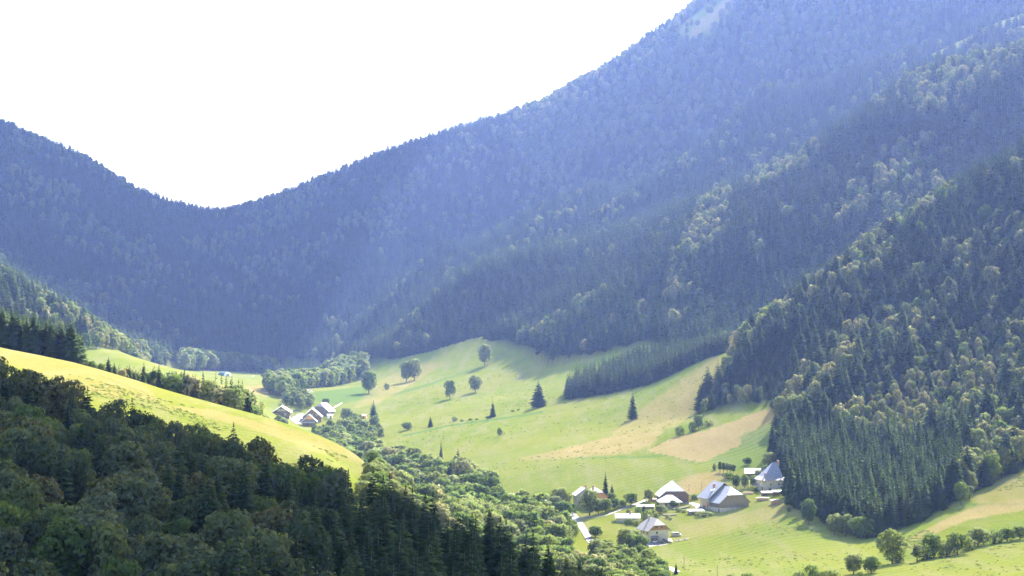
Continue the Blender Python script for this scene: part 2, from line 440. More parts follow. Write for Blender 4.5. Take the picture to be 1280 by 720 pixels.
# ------------------------------------------------------------------ the ground sheet
def blur_mask(m, k=1):
    for _ in range(k):
        p = np.pad(m, 1, mode='edge')
        m = (p[:-2, 1:-1] + p[2:, 1:-1] + p[1:-1, :-2] + p[1:-1, 2:] + 2 * p[1:-1, 1:-1]) / 6
    return m
GPX, GPY = project(GX, np.maximum(GY, 60.0), GZ)
def field(poly, y0, y1, k=1):
    return blur_mask((in_poly(GPX, GPY, poly) & (GY > y0) & (GY < y1)).astype(float), k)
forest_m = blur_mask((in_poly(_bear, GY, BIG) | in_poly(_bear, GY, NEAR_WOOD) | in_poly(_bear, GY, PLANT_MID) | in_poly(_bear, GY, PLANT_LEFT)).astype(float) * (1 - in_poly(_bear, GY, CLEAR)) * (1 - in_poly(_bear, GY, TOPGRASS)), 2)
hay_m = np.zeros_like(GZ)
for poly, y0, y1, w, k in [
    ([(808, 563), (840, 548), (880, 539), (968, 509), (972, 526), (948, 534), (921, 546), (928, 555), (903, 566), (878, 578), (840, 570)], 900, 1300, 1.3, 0),
    ([(846, 603), (862, 594), (892, 589), (910, 586), (905, 598), (885, 612), (866, 618), (850, 614)], 900, 1150, 0.85, 1),
    ([(640, 576), (734, 553), (790, 539), (830, 538), (816, 556), (784, 567), (718, 572)], 900, 1400, 0.75, 2),
    ([(790, 520), (830, 490), (880, 455), (900, 436), (905, 470), (885, 505), (840, 535), (760, 545)], 1050, 1400, 0.55, 3),
    ([(1118, 682), (1180, 650), (1222, 632), (1300, 618), (1300, 634), (1210, 650), (1145, 676)], 780, 960, 0.75, 1),
    ([(1215, 626), (1300, 575), (1300, 622), (1225, 632)], 780, 1010, 0.42, 2),
    ([(200, 506), (262, 511), (350, 535), (440, 566), (402, 566), (300, 532), (215, 512)], 600, 830, 0.6, 2),
    ([(0, 434), (97, 452), (180, 479), (200, 505), (100, 480), (0, 452)], 600, 840, 0.46, 3),
    ([(0, 425), (100, 445), (250, 500), (475, 566), (470, 600), (250, 545), (0, 475)], 600, 840, 0.13, 2),
    ([(60, 470), (110, 478), (150, 490), (160, 502), (120, 492), (75, 480)], 600, 800, 0.55, 2),
    ([(330, 524), (412, 550), (461, 572), (440, 580), (380, 560), (320, 532)], 600, 800, 0.44, 3),
    ([(838, 678), (900, 668), (1000, 640), (985, 622), (940, 640), (850, 655)], 760, 1000, 0.35, 4),
    ([(470, 478), (520, 455), (560, 452), (500, 490), (470, 505), (440, 512)], 1400, 2000, 0.40, 2),
    ([(305, 482), (345, 482), (335, 495), (310, 492)], 1400, 2200, 0.7, 1),
    ([(1120, 60), (1180, 30), (1300, -10), (1300, 55), (1200, 75)], 2000, 2400, 0.25, 2),
    ([(870, 30), (920, -10), (960, -20), (880, 40), (845, 75)], 2400, 2900, 0.9, 2),
        ]:
    hay_m = np.maximum(hay_m, w * field(poly, y0, y1, k))
dark_m = np.zeros_like(GZ)  # lush grass; bank and terrace lines carry painted shading instead of relief
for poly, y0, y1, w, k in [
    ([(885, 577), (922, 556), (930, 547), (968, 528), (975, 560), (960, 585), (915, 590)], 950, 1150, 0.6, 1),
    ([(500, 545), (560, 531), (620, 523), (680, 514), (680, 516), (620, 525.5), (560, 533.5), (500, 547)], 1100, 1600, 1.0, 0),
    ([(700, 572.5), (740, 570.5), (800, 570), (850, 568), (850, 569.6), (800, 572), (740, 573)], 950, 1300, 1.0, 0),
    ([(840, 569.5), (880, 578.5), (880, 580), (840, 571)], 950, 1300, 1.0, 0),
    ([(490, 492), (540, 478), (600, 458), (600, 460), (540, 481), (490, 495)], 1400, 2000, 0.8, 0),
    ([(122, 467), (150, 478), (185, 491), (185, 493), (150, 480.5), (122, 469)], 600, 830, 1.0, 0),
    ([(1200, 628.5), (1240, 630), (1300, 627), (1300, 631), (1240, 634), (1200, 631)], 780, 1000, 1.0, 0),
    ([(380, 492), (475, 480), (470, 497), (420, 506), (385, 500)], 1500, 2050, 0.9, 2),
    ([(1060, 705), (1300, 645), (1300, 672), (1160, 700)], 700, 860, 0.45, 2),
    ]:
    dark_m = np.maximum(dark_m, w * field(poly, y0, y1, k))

nr, nc = GZ.shape
idx = np.arange(nr * nc).reshape(nr, nc)
quads = np.stack([idx[:-1, :-1], idx[:-1, 1:], idx[1:, 1:], idx[1:, :-1]], -1).reshape(-1, 4)
me = bpy.data.meshes.new("ground")
me.vertices.add(nr * nc)
me.vertices.foreach_set('co', np.stack([GX, GY, GZ], -1).astype(np.float32).ravel())
me.loops.add(len(quads) * 4)
me.loops.foreach_set('vertex_index', quads.astype(np.int32).ravel())
me.polygons.add(len(quads))
me.polygons.foreach_set('loop_start', np.arange(0, len(quads) * 4, 4, dtype=np.int32))
me.polygons.foreach_set('loop_total', np.full(len(quads), 4, np.int32))
me.update()
me.polygons.foreach_set('use_smooth', np.ones(len(quads), bool))
mown_m = np.zeros_like(GZ)
for poly, y0, y1 in [([(760, 680), (900, 640), (990, 632), (1060, 680), (1110, 700), (900, 735)], 640, 1000), ([(808, 563), (880, 539), (968, 509), (972, 560), (878, 590), (840, 575)], 900, 1300), ([(180, 500), (461, 571), (440, 590), (180, 530)], 600, 830), ([(560, 560), (800, 572), (880, 580), (860, 610), (640, 615)], 900, 1300), ([(1060, 712), (1300, 670), (1300, 730), (1060, 740)], 600, 800)]:
    mown_m = np.maximum(mown_m, field(poly, y0, y1, 3))
for nm, arr in (('mown', mown_m), ('woodland', forest_m), ('hay', hay_m), ('lush_shade', dark_m)):
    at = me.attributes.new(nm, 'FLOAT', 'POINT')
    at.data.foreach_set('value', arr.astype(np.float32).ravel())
me.validate()
m, nt, out = new_mat("meadow and forest floor")
pos = N(nt, "ShaderNodeNewGeometry").outputs['Position']
big = noise(nt, 0.011, 5, pos, 0.6)
mid = noise(nt, 0.06, 5, pos, 0.65, 0.6)
fine = noise(nt, 0.9, 6, pos, 0.75)
g1 = ramp(nt, big, [(0.30, (0.148, 0.186, 0.022)), (0.50, (0.186, 0.208, 0.027)), (0.70, (0.222, 0.218, 0.036))])
mp = N(nt, "ShaderNodeMapping"); mp.inputs['Rotation'].default_value = (0, 0, 0.5); mp.inputs['Scale'].default_value = (1, 0.16, 0.3)
nt.links.new(pos, mp.inputs[0])
streak = noise(nt, 0.11, 4, mp.outputs[0], 0.6)
g2 = mix(nt, ramp(nt, streak, [(0.44, (0, 0, 0)), (0.70, (0.75, 0.75, 0.75))]), g1, (0.25, 0.225, 0.085))
g2 = mix(nt, ramp(nt, mid, [(0.50, (0, 0, 0)), (0.72, (0.42, 0.42, 0.42))]), g2, (0.105, 0.155, 0.035))
lush_shade = N(nt, "ShaderNodeAttribute", attribute_name='lush_shade').outputs['Fac']
g3 = mix(nt, lush_shade, g2, (0.115, 0.175, 0.036))
hay = N(nt, "ShaderNodeAttribute", attribute_name='hay').outputs['Fac']
haycol = mix(nt, 0.5, ramp(nt, mid, [(0.3, (0.30, 0.210, 0.078)), (0.7, (0.37, 0.265, 0.11))]), ramp(nt, streak, [(0.3, (0.27, 0.20, 0.07)), (0.7, (0.38, 0.27, 0.115))]))
hn = N(nt, "ShaderNodeMath", operation='MULTIPLY_ADD'); hn.inputs[1].default_value = 0.5; hn.inputs[2].default_value = -0.25
nt.links.new(mid, hn.inputs[0])
hs = N(nt, "ShaderNodeMath", operation='ADD'); nt.links.new(hay, hs.inputs[0]); nt.links.new(hn.outputs[0], hs.inputs[1])
hm = N(nt, "ShaderNodeMath", operation='MULTIPLY', use_clamp=True); nt.links.new(hs.outputs[0], hm.inputs[0])
hc = N(nt, "ShaderNodeMath", operation='MULTIPLY', use_clamp=True); hc.inputs[1].default_value = 6.0; nt.links.new(hay, hc.inputs[0]); nt.links.new(hc.outputs[0], hm.inputs[1])
g4 = mix(nt, hm.outputs[0], g3, haycol)
# fine grain
fv = N(nt, "ShaderNodeMapRange"); fv.inputs[1].default_value = 0.25; fv.inputs[2].default_value = 0.75; fv.inputs[3].default_value = 0.68; fv.inputs[4].default_value = 1.32
nt.links.new(fine, fv.inputs[0])
wm = N(nt, "ShaderNodeMapping"); wm.inputs['Rotation'].default_value = (0, 0, 0.9)
nt.links.new(pos, wm.inputs[0])
wv = N(nt, "ShaderNodeTexWave"); wv.bands_direction = 'X'; wv.inputs['Scale'].default_value = 0.055; wv.inputs['Distortion'].default_value = 2.2; wv.inputs['Detail'].default_value = 2; wv.inputs['Detail Scale'].default_value = 0.25
nt.links.new(wm.outputs[0], wv.inputs['Vector'])
mown = N(nt, "ShaderNodeAttribute", attribute_name='mown').outputs['Fac']
mf = N(nt, "ShaderNodeMath", operation='MULTIPLY'); nt.links.new(mown, mf.inputs[0]); nt.links.new(wv.outputs[0], mf.inputs[1])
mf2 = N(nt, "ShaderNodeMath", operation='MULTIPLY'); mf2.inputs[1].default_value = 0.32; nt.links.new(mf.outputs[0], mf2.inputs[0])
g4 = mix(nt, mf2.outputs[0], g4, (0.27, 0.26, 0.10))
hsv = N(nt, "ShaderNodeHueSaturation"); nt.links.new(fv.outputs[0], hsv.inputs['Value']); nt.links.new(g4, hsv.inputs['Color'])
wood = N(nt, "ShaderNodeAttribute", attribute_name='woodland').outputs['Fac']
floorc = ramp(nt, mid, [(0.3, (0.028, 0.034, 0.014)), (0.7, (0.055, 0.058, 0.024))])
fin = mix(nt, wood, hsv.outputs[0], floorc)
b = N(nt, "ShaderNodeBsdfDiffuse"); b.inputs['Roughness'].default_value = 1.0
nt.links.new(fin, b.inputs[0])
bp = N(nt, "ShaderNodeBump"); bp.inputs['Strength'].default_value = 0.35; bp.inputs['Distance'].default_value = 0.35
nt.links.new(fine, bp.inputs['Height']); nt.links.new(bp.outputs[0], b.inputs['Normal'])
nt.links.new(b.outputs[0], out.inputs[0])
M['ground'] = m
me.materials.append(m)
tag(link("ground", me), kind='structure')

# ------------------------------------------------------------------ roads and yards draped on the land
M['asphalt'] = simple_mat("pale worn lane", (0.12, 0.117, 0.112), (0.18, 0.176, 0.168), 0.6, 0.9)
M['gravel'] = simple_mat("pale gravel", (0.14, 0.127, 0.106), (0.22, 0.20, 0.17), 1.2, 0.95)
M['earth'] = simple_mat("bare earth", (0.30, 0.23, 0.16), (0.42, 0.34, 0.24), 1.0, 0.95)
def smooth_path(pts, step):
    P = np.array(pts, float)
    out_ = []
    n = len(P)
    for i in range(n - 1):
        p0, p1, p2, p3 = P[max(i - 1, 0)], P[i], P[i + 1], P[min(i + 2, n - 1)]
        k = max(2, int(np.linalg.norm(p2 - p1) / step))
        for t in np.arange(k) / k:
            out_.append(0.5 * ((2 * p1) + (-p0 + p2) * t + (2 * p0 - 5 * p1 + 4 * p2 - p3) * t * t + (-p0 + 3 * p1 - 3 * p2 + p3) * t ** 3))
    out_.append(P[-1])
    return np.array(out_)
def road(name, pix, width, mat, lift=0.22, ymin=250.0, plan=False):
    pts = [(p[0], p[1]) if plan else hit(p[0], p[1], p[2] if len(p) > 2 else ymin)[:2] for p in pix]
    c = smooth_path(pts, 3.0)
    d = np.gradient(c, axis=0); d /= np.linalg.norm(d, axis=1)[:, None] + 1e-9
    nrm = np.stack([-d[:, 1], d[:, 0]], -1)
    offs = np.array([-0.5, -0.5, -0.25, 0, 0.25, 0.5, 0.5]) * width
    V = []
    for k, o in enumerate(offs):
        q = c + nrm * o
        z = height(q[:, 0], q[:, 1]) + (lift if 0 < k < 6 else -0.5)
        V.append(np.stack([q[:, 0], q[:, 1], z], -1))
    V = np.stack(V, 1)
    n, mcol = V.shape[:2]
    ii = np.arange(n * mcol).reshape(n, mcol)
    F = np.stack([ii[:-1, :-1], ii[:-1, 1:], ii[1:, 1:], ii[1:, :-1]], -1).reshape(-1, 4)
    return tag(link(name, mesh_data(name, V.reshape(-1, 3), F, [mat])), kind='structure')
def yard(name, pix, mat, lift=0.2, ymin=250.0):
    """a paved patch: the polygon filled with small cells that follow the land"""
    pts = [hit(p[0], p[1], ymin)[:2] for p in pix]
    P = np.array(pts)
    lo, hi = P.min(0), P.max(0)
    st = max(1.0, (hi - lo).max() / 40)
    xs, ys = np.arange(lo[0], hi[0] + st, st), np.arange(lo[1], hi[1] + st, st)
    V, F, seen = [], [], {}
    def vid(i, j):
        if (i, j) not in seen:
            x, y = xs[0] + i * st, ys[0] + j * st
            seen[(i, j)] = len(V); V.append((x, y, float(height(x, y)[0]) + lift))
        return seen[(i, j)]
    for i in range(len(xs)):
        for j in range(len(ys)):
            if in_poly(np.array([xs[0] + (i + .5) * st]), np.array([ys[0] + (j + .5) * st]), pts)[0]:
                F.append((vid(i, j), vid(i + 1, j), vid(i + 1, j + 1), vid(i, j + 1)))
    if F:
        tag(link(name, mesh_data(name, V, F, [mat])), kind='structure')
road("road", [(600, 612), (640, 619), (668, 624), (690, 629), (708, 636), (716, 644), (722, 652), (728, 660), (733, 668), (741, 680), (760, 694), (795, 705), (832, 709), (846, 716)], 3.2, M['asphalt'], ymin=600)
road("farm_lane", [(722, 648), (752, 646), (776, 637), (800, 629), (815, 624), (840, 627), (866, 631), (885, 636)], 2.0, M['gravel'], ymin=600)
road("valley_road", [(405, 516.5), (412, 513), (419, 509), (427, 504)], 1.8, M['gravel'], lift=0.3, ymin=1350)
road("valley_road", [(350, 498), (364, 493.5), (376, 491.5), (392, 490)], 2.0, M['gravel'], lift=0.3, ymin=1350)
yard("gravel_yard", [(362, 524), (374, 518), (379, 518), (380, 530), (370, 530)], M['gravel'], 0.3, 1350)
yard("chalet_yard", [(804, 681), (812, 684), (832, 681), (842, 677), (838, 674), (810, 676)], M['gravel'], 0.15, 700)
yard("farm_yard", [(864, 628), (876, 631), (884, 640), (875, 639), (866, 632)], M['gravel'], 0.15, 700)

# ------------------------------------------------------------------ tree shapes
def spruce_mesh(seed, H=20.0, R=3.8, levels=26, nb=10, side=True, wide=0.30, bare=0.05, mat=None):
    r = np.random.default_rng(seed)
    V, F, Nn = [], [], []
    def kite(base, tip, w, up):
        d = tip - base; L = np.linalg.norm(d); d = d / L
        s = np.cross(d, up); s /= np.linalg.norm(s) + 1e-9
        mid_ = base + d * L * 0.45
        n = len(V)
        V.extend([base, mid_ + s * w - up * w * 0.35, tip, mid_ - s * w - up * w * 0.35, mid_ + up * w * 0.25])
        F.extend([(n, n + 1, n + 4), (n + 1, n + 2, n + 4), (n + 2, n + 3, n + 4), (n + 3, n, n + 4)] if side else [(n, n + 1, n + 2), (n, n + 2, n + 3)])
        rad = np.array([d[0], d[1], 0]); rad /= np.linalg.norm(rad) + 1e-9
        nn = rad * 0.75 + np.array([0, 0, 0.65]) + r.normal(0, 0.12, 3)
        Nn.extend([nn] * 5)
    for i in range(levels):
        t = (i + 0.5 * r.random()) / levels
        z0_ = H * (bare + (1 - bare) * t ** 0.95)
        rr = R * ((1 - t) ** 0.92) * (0.9 + 0.25 * r.random()) + 0.10
        if t < 0.12: rr *= 0.75 + 2 * t
        k = max(4, int(nb * (0.55 + 0.45 * (1 - t)) + 0.5))
        a0 = r.random() * 6.28
        for j in range(k):
            a = a0 + 6.283 * (j + 0.5 * r.random()) / k
            L = rr * (0.70 + 0.48 * r.random())
            z = z0_ + H / levels * r.uniform(-0.65, 0.65)
            u = np.array([math.cos(a), math.sin(a), 0.0])
            base = np.array([0, 0, z + 0.10 * L]) + u * 0.08
            tip = np.array([0, 0, z - (0.34 - 0.5 * t) * L]) + u * L
            up = np.array([u[0] * 0.3, u[1] * 0.3, 1.0])
            kite(base, tip, wide * L + 0.10, up)
            if side and L > 0.8:
                for sg in (-1, 1):
                    b2 = base + (tip - base) * 0.38
                    v = u * math.cos(0.62) + sg * np.array([-u[1], u[0], 0]) * math.sin(0.62)
                    kite(b2, b2 + v * L * 0.5 + np.array([0, 0, -0.22 * L]), wide * L * 0.55, up)
    n = len(V)
    V.append(np.array([0, 0, H * 1.02])); Nn.append(np.array([0, 0, 1.0]))
    top = []
    for k in range(4):
        a = k * 1.57
        V.append(np.array([0.16 * math.cos(a), 0.16 * math.sin(a), H * 0.93])); Nn.append(np.array([math.cos(a), math.sin(a), 0.4])); top.append(n + 1 + k)
    F += [(n, top[k], top[(k + 1) % 4]) for k in range(4)]
    return np.array(V), F, np.array(Nn)

def broad_mesh(seed, H=15.0, R=5.0, lobes=16, cards=2200, size=0.55, low=0.0, tall=0.42, openness=0.0):
    """leaf cards over overlapping clumps; clump centres fill an egg-shaped crown"""
    r = np.random.default_rng(seed)
    cz = H * (low + (1 - low) * 0.5); rz = H * (1 - low) * 0.5
    C, Rl = [], []
    for k in range(lobes):
        t = (k + 0.5) / lobes
        zz = -0.82 + 1.64 * t
        a = k * 2.4 + r.random() * 1.0
        ring = math.sqrt(max(0.0, 1 - zz * zz)) * (0.42 + 0.38 * r.random())
        if zz < 0: ring *= 1.0 + 0.15 * zz
        C.append((ring * R * math.cos(a), ring * R * math.sin(a), cz + zz * rz * 0.72))
        Rl.append(R * (0.26 + 0.32 * r.random()) * (1.0 - 0.25 * max(0, zz)))
    C.append((0, 0, cz)); Rl.append(R * 0.55)
    C.append((R * 0.1, 0, cz + rz * 0.45)); Rl.append(R * 0.45)
    C, Rl = np.array(C), np.array(Rl)
    V, F, Nn = [], [], []
    tot = (Rl ** 2).sum()
    for c, rl in zip(C, Rl):
        n = int(cards * rl * rl / tot)
        d = r.normal(size=(n, 3)); d /= np.linalg.norm(d, axis=1)[:, None]
        d[:, 2] = np.abs(d[:, 2]) * np.where(r.random(n) < 0.72, 1, -1)
        rad = rl * (0.66 + 0.50 * r.random(n) ** 1.2)
        p = c + d * rad[:, None] * np.array([1, 1, min(1.35, tall / 0.42)])
        inside = np.zeros(n, bool)
        for c2, r2 in zip(C, Rl):
            if c2 is c: continue
            inside |= np.linalg.norm(p - c2, axis=1) < r2 * 0.62
        if openness: inside |= r.random(n) < openness
        p, d = p[~inside], d[~inside]
        for q, o in zip(p, d):
            nd = o + r.normal(0, 0.55, 3); nd /= np.linalg.norm(nd)
            u = np.cross(nd, r.normal(size=3)); u /= np.linalg.norm(u); w = np.cross(nd, u)
            s = size * (0.6 + 0.8 * r.random()); s2 = s * (0.5 + 0.3 * r.random())
            k = len(V)
            V.extend([q - u * s, q - w * s2 + nd * s * 0.12, q + u * s, q + w * s2 + nd * s * 0.12])
            F.append((k, k + 1, k + 2)); F.append((k, k + 2, k + 3))
            whole = (q - np.array([0, 0, cz])) / np.array([R, R, rz])
            nn = o * 0.55 + whole * 0.55 + nd * 0.35 + np.array([0, 0, 0.15])
            Nn.extend([nn] * 4)
    return np.array(V), F, np.array(Nn), C

def trunk_shape(H, r0, limbs=None, top=0.8):
    s = Shape()
    zs = [-1.5, 0.15, H * 0.25, H * 0.5, H * top]
    rs = [r0 * 1.5, r0 * 1.1, r0 * 0.82, r0 * 0.55, r0 * 0.16]
    for k in range(4):
        s.bar((0, 0, zs[k]), (0, 0, zs[k + 1]), rs[k], rs[k + 1], 7)
    if limbs is not None:
        for c in limbs:
            z0 = max(H * 0.16, c[2] * 0.55)
            s.bar((0, 0, z0), (c[0] * 0.85, c[1] * 0.85, c[2]), r0 * 0.42, r0 * 0.10, 5)
    return s

TREES = {}     # kind -> list of (crown mesh, trunk mesh, height, radius)
LOWS = {}      # kind -> single light mesh with crown and trunk
def unit_normals(n):
    return n / (np.linalg.norm(n, axis=1)[:, None] + 1e-9)
def low_mesh(name, V, F, Nn, mat, H, r0):
    s = Shape(); s.bar((0, 0, -1.5), (0, 0, H * 0.75), r0, r0 * 0.3, 5)
    n = len(V)
    VV = list(V) + [Vector(p) for p in s.v]
    FF = list(F) + [tuple(i + n for i in f) for f in s.f]
    NN = list(unit_normals(Nn)) + [Vector((p[0], p[1], 0.01)).normalized() for p in s.v]
    return mesh_data(name, VV, FF, [mat, M['bark']], NN, [0] * len(F) + [1] * len(s.f))

def add_spruce(kind, n, lown, mat, H=20.0, R=3.8, **kw):
    TREES[kind], LOWS[kind] = [], []
    for k in range(n):
        V, F, Nn = spruce_mesh(40 + k * 7 + len(kind), H, R * (0.9 + 0.1 * k), 30, 10, True, **kw)
        cr = mesh_data("crown", V, F, [mat], unit_normals(Nn))
        NORMALS[cr.name] = list(unit_normals(Nn))
        tr = trunk_shape(H, 0.30, None, 0.93).data("trunk", M['bark'])
        TREES[kind].append((cr, tr, H, R))
    for k in range(lown):
        V, F, Nn = spruce_mesh(90 + k * 5 + len(kind), H, R * (0.88 + 0.1 * k), 20, 8, False, 0.42)
        LOWS[kind].append(low_mesh(kind + "_light", V, F, Nn, mat, H, 0.28))
def add_broad(kind, n, lown, mat, H=15.0, R=5.0, cards=2600, size=0.5, lowcards=700, lowsize=0.85, **kw):
    TREES[kind], LOWS[kind] = [], []
    for k in range(n):
        V, F, Nn, C = broad_mesh(300 + k * 13 + len(kind), H, R, 15 + 2 * (k % 3), cards, size, **kw)
        cr = mesh_data("crown", V, F, [mat], unit_normals(Nn))
        NORMALS[cr.name] = list(unit_normals(Nn))
        tr = trunk_shape(H, 0.34, C[::3], 0.72).data("trunk", M['bark'])
        TREES[kind].append((cr, tr, H, R))
    for k in range(lown):
        kw2 = dict(kw)
        V, F, Nn, C = broad_mesh(500 + k * 11 + len(kind), H, R, 11, lowcards, lowsize, **kw2)
        LOWS[kind].append(low_mesh(kind + "_light", V, F, Nn, mat, H, 0.3))
def near_meshes(kind):
    LOWS[kind + '_near'] = []
    for cr, tr, H, R in TREES[kind]:
        me_ = mesh_data(kind + "_full", [v.co for v in cr.vertices] + [v.co for v in tr.vertices],
                        [tuple(p.vertices) for p in cr.polygons] + [tuple(i + len(cr.vertices) for i in p.vertices) for p in tr.polygons],
                        [cr.materials[0], M['bark']], [v.normal for v in cr.vertices] and NORMALS[cr.name] + [v.normal.copy() for v in tr.vertices], [0] * len(cr.polygons) + [1] * len(tr.polygons))
        LOWS[kind + '_near'].append(me_)
NORMALS = {}
add_spruce('spruce', 4, 3, M['needle'])
add_broad('broadleaf', 6, 4, M['leaf'], cards=3600, size=0.40, lowcards=900, lowsize=0.72)
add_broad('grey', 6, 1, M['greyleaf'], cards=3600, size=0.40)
add_broad('pale', 4, 4, M['dryleaf'], cards=3000, size=0.42, lowcards=900, lowsize=0.72)
add_broad('brown', 3, 1, M['brownleaf'], cards=3200, size=0.42)
add_broad('narrow', 2, 1, M['leaf'], H=15, R=2.4, cards=1500, size=0.42, low=0.08)
add_broad('bush', 3, 1, M['leaf'], H=4.0, R=2.6, cards=900, size=0.30, low=-0.15)
add_broad('tuft', 1, 2, M['tuft'], H=1.0, R=0.8, cards=60, size=0.22, lowcards=60, lowsize=0.22, low=-0.3)
add_spruce('larch', 1, 1, M['larch'], H=18, R=3.2, wide=0.16, bare=0.2)

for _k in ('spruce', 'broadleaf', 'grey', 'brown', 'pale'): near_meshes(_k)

# ------------------------------------------------------------------ where the trees stand
trees = []          # dicts: x y z kind h w stand
def ground_px(x, y, z):
    return project(x, y, z)
def scatter(poly, spacing, choose, stand, jitter=0.42, keep=None):
    """jittered rows inside an area given by bearing and distance"""
    P = np.array(poly, float)
    y0, y1 = max(P[:, 1].min(), 260), min(P[:, 1].max(), 3150)
    xs = (P[:, 0] - 640) / FPX * P[:, 1]
    gx, gy = np.meshgrid(np.arange(xs.min() - 5, xs.max() + 5, spacing), np.arange(y0, y1, spacing * 0.92))
    gx = gx + (np.arange(gx.shape[0]) % 2)[:, None] * spacing * 0.5
    gx = (gx + RNG.uniform(-jitter, jitter, gx.shape) * spacing).ravel()
    gy = (gy + RNG.uniform(-jitter, jitter, gy.shape) * spacing).ravel()
    be = 640 + FPX * gx / gy
    ok = in_poly(be, gy, poly) & (be > -70) & (be < 1350)
    gx, gy = gx[ok], gy[ok]
    gz = height(gx, gy)
    for x, y, z in zip(gx, gy, gz):
        if keep is not None and not keep(x, y): continue
        kind, h, w = choose(x, y)
        if kind: trees.append(dict(x=x, y=y, z=z, kind=kind, h=h, w=w, stand=stand, one=False))
def rn(a, b): return RNG.uniform(a, b)

def near_choice(x, y):
    f = fbm(np.array([x / 38.0 + 3]), np.array([y / 38.0]), 21, 3)[0]
    b = 640 + FPX * x / y
    p = 0.26 + (f - 0.5) * 2.0 + (0.62 if b > 420 and b < 690 else (0.16 if b > 250 else 0)) - (0.5 if b > 690 else 0) - (0.3 if b < 400 and y > 455 else 0)
    if RNG.random() < p:
        return 'spruce', rn(14, 20.5), rn(1.05, 1.4)
    g = fbm(np.array([x / 30.0 + 9]), np.array([y / 30.0 + 4]), 5, 2)[0]
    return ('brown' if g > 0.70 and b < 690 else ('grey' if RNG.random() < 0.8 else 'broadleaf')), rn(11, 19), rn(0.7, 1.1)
def near_keep(x, y):
    f = fbm(np.array([x / 38.0 + 3]), np.array([y / 38.0]), 21, 3)[0]
    return RNG.random() < (0.62 if f < 0.5 else 0.85)
scatter(NEAR_WOOD, 7.6, near_choice, 'near', keep=near_keep)

SPRUCE_BLOCK = [(964, 1050), (976, 1000), (995, 972), (1002, 925), (1040, 884), (1085, 860), (1135, 868), (1185, 893), (1205, 930), (1195, 985), (1150, 1010), (1080, 1040), (1020, 1075)]
scatter(SPRUCE_BLOCK, 4.2, lambda x, y: ('spruce', rn(13.5, 21), rn(0.9, 1.25)), 'block')
BANDS = [([(1045, 556), (1130, 500), (1200, 462), (1290, 415)], 40), ([(880, 512), (930, 490), (985, 530), (1030, 470), (1062, 425), (1156, 388), (1212, 330), (1290, 280)], 11), ([(905, 445), (950, 408), (1044, 362), (1119, 280), (1170, 235)], 8),
         ([(1210, 600), (1280, 540)], 26), ([(1060, 250), (1110, 212), (1150, 190)], 22), ([(840, 350), (870, 300), (890, 262)], 13), ([(1150, 120), (1220, 85), (1290, 60)], 17), ([(690, 420), (730, 400)], 15), ([(960, 215), (1010, 205)], 12)]
def band_gap(px, py):
    best = 1e9
    for pl, hw in BANDS:
        for (x1, y1), (x2, y2) in zip(pl[:-1], pl[1:]):
            t = max(0, min(1, ((px - x1) * (x2 - x1) + (py - y1) * (y2 - y1)) / ((x2 - x1) ** 2 + (y2 - y1) ** 2)))
            best = min(best, math.hypot(px - x1 - t * (x2 - x1), py - y1 - t * (y2 - y1)) - hw)
    return best
def in_pale_slope(px, py):
    return px > 1075 and abs(py - (560 - (px - 1045) * 0.60)) < 42
def big_choice(x, y):
    b = 640 + FPX * x / y
    if in_poly(np.array([b]), np.array([y]), CLEAR)[0] and RNG.random() > 0.03: return None, 0, 0
    if in_poly(np.array([b]), np.array([y]), TOPGRASS)[0] and RNG.random() > 0.28: return None, 0, 0
    if in_poly(np.array([b]), np.array([y]), SPRUCE_BLOCK)[0] and y < 1085: return None, 0, 0
    f = fbm(np.array([x / 85.0 + y / 160.0]), np.array([y / 70.0 - x / 140.0]), 31, 4)[0]
    if y < 1460 or (b > 820 and y < 2150):
        z = float(height(x, y)[0])
        px, py = project(x, y, z + 8)
        d = band_gap(px, py) + (f - 0.5) * 48
        p = 0.985 if d > 12 else (0.34 if d < 0 else 0.75)
        if RNG.random() < 0.02: p = 0.3
        pale = 0.68
        if in_pale_slope(px, py): p, pale = 0.06, 0.8
    elif y < 2150:
        p = 0.92 + (f - 0.5) * 2.0; pale = 0.35
    elif b > 430 and y < 2480:
        p = 0.98 + (f - 0.5) * 0.8; pale = 0.3  # nearly all dark spruce, in place of shade on the third spur
    elif b > 640:
        p = 0.30 + (f - 0.5) * 2.6 - (0.25 if y > 2600 else 0); pale = 0.45  # paler crowns put the main mountain's sunlight into leaf colour
    else:
        p = 0.86 + (f - 0.5) * 1.8; pale = 0.2
    if RNG.random() < p:
        hh = rn(15, 26)
        if y < 1225 and b < 985: hh *= 0.55
        return 'spruce', hh * 0.95, rn(1.25, 1.7)
    hh = rn(10.5, 19)
    if y < 1230 and b < 985: hh *= 0.6
    if y < 1460 and b > 1060 and in_pale_slope(*project(x, y, float(height(x, y)[0]) + 8)): return ('pale' if RNG.random() < pale else 'broadleaf'), rn(8, 13), rn(0.55, 0.85)
    return ('pale' if RNG.random() < pale else 'broadleaf'), hh, rn(0.65, 0.95)
NEARSIDE = [p for p in BIG_EDGE] + [(1700, 1500), (900, 1500), (830, 1510)]
def edge_gap(x, y):
    return True
band1 = [(-600, 1300), (-600, 2150), (1700, 2150), (1700, 1000), (800, 1000), (800, 1300)]
scatter(BIG, 7.2, big_choice, 'big', keep=lambda x, y: y <= 1500)
scatter(BIG, 8.2, big_choice, 'big', keep=lambda x, y: 1500 < y <= 2150)
scatter(BIG, 9.0, big_choice, 'far', keep=lambda x, y: y > 2150)
scatter(PLANT_MID, 5.0, lambda x, y: ('spruce', rn(15, 19), rn(0.95, 1.25)), 'midplant')
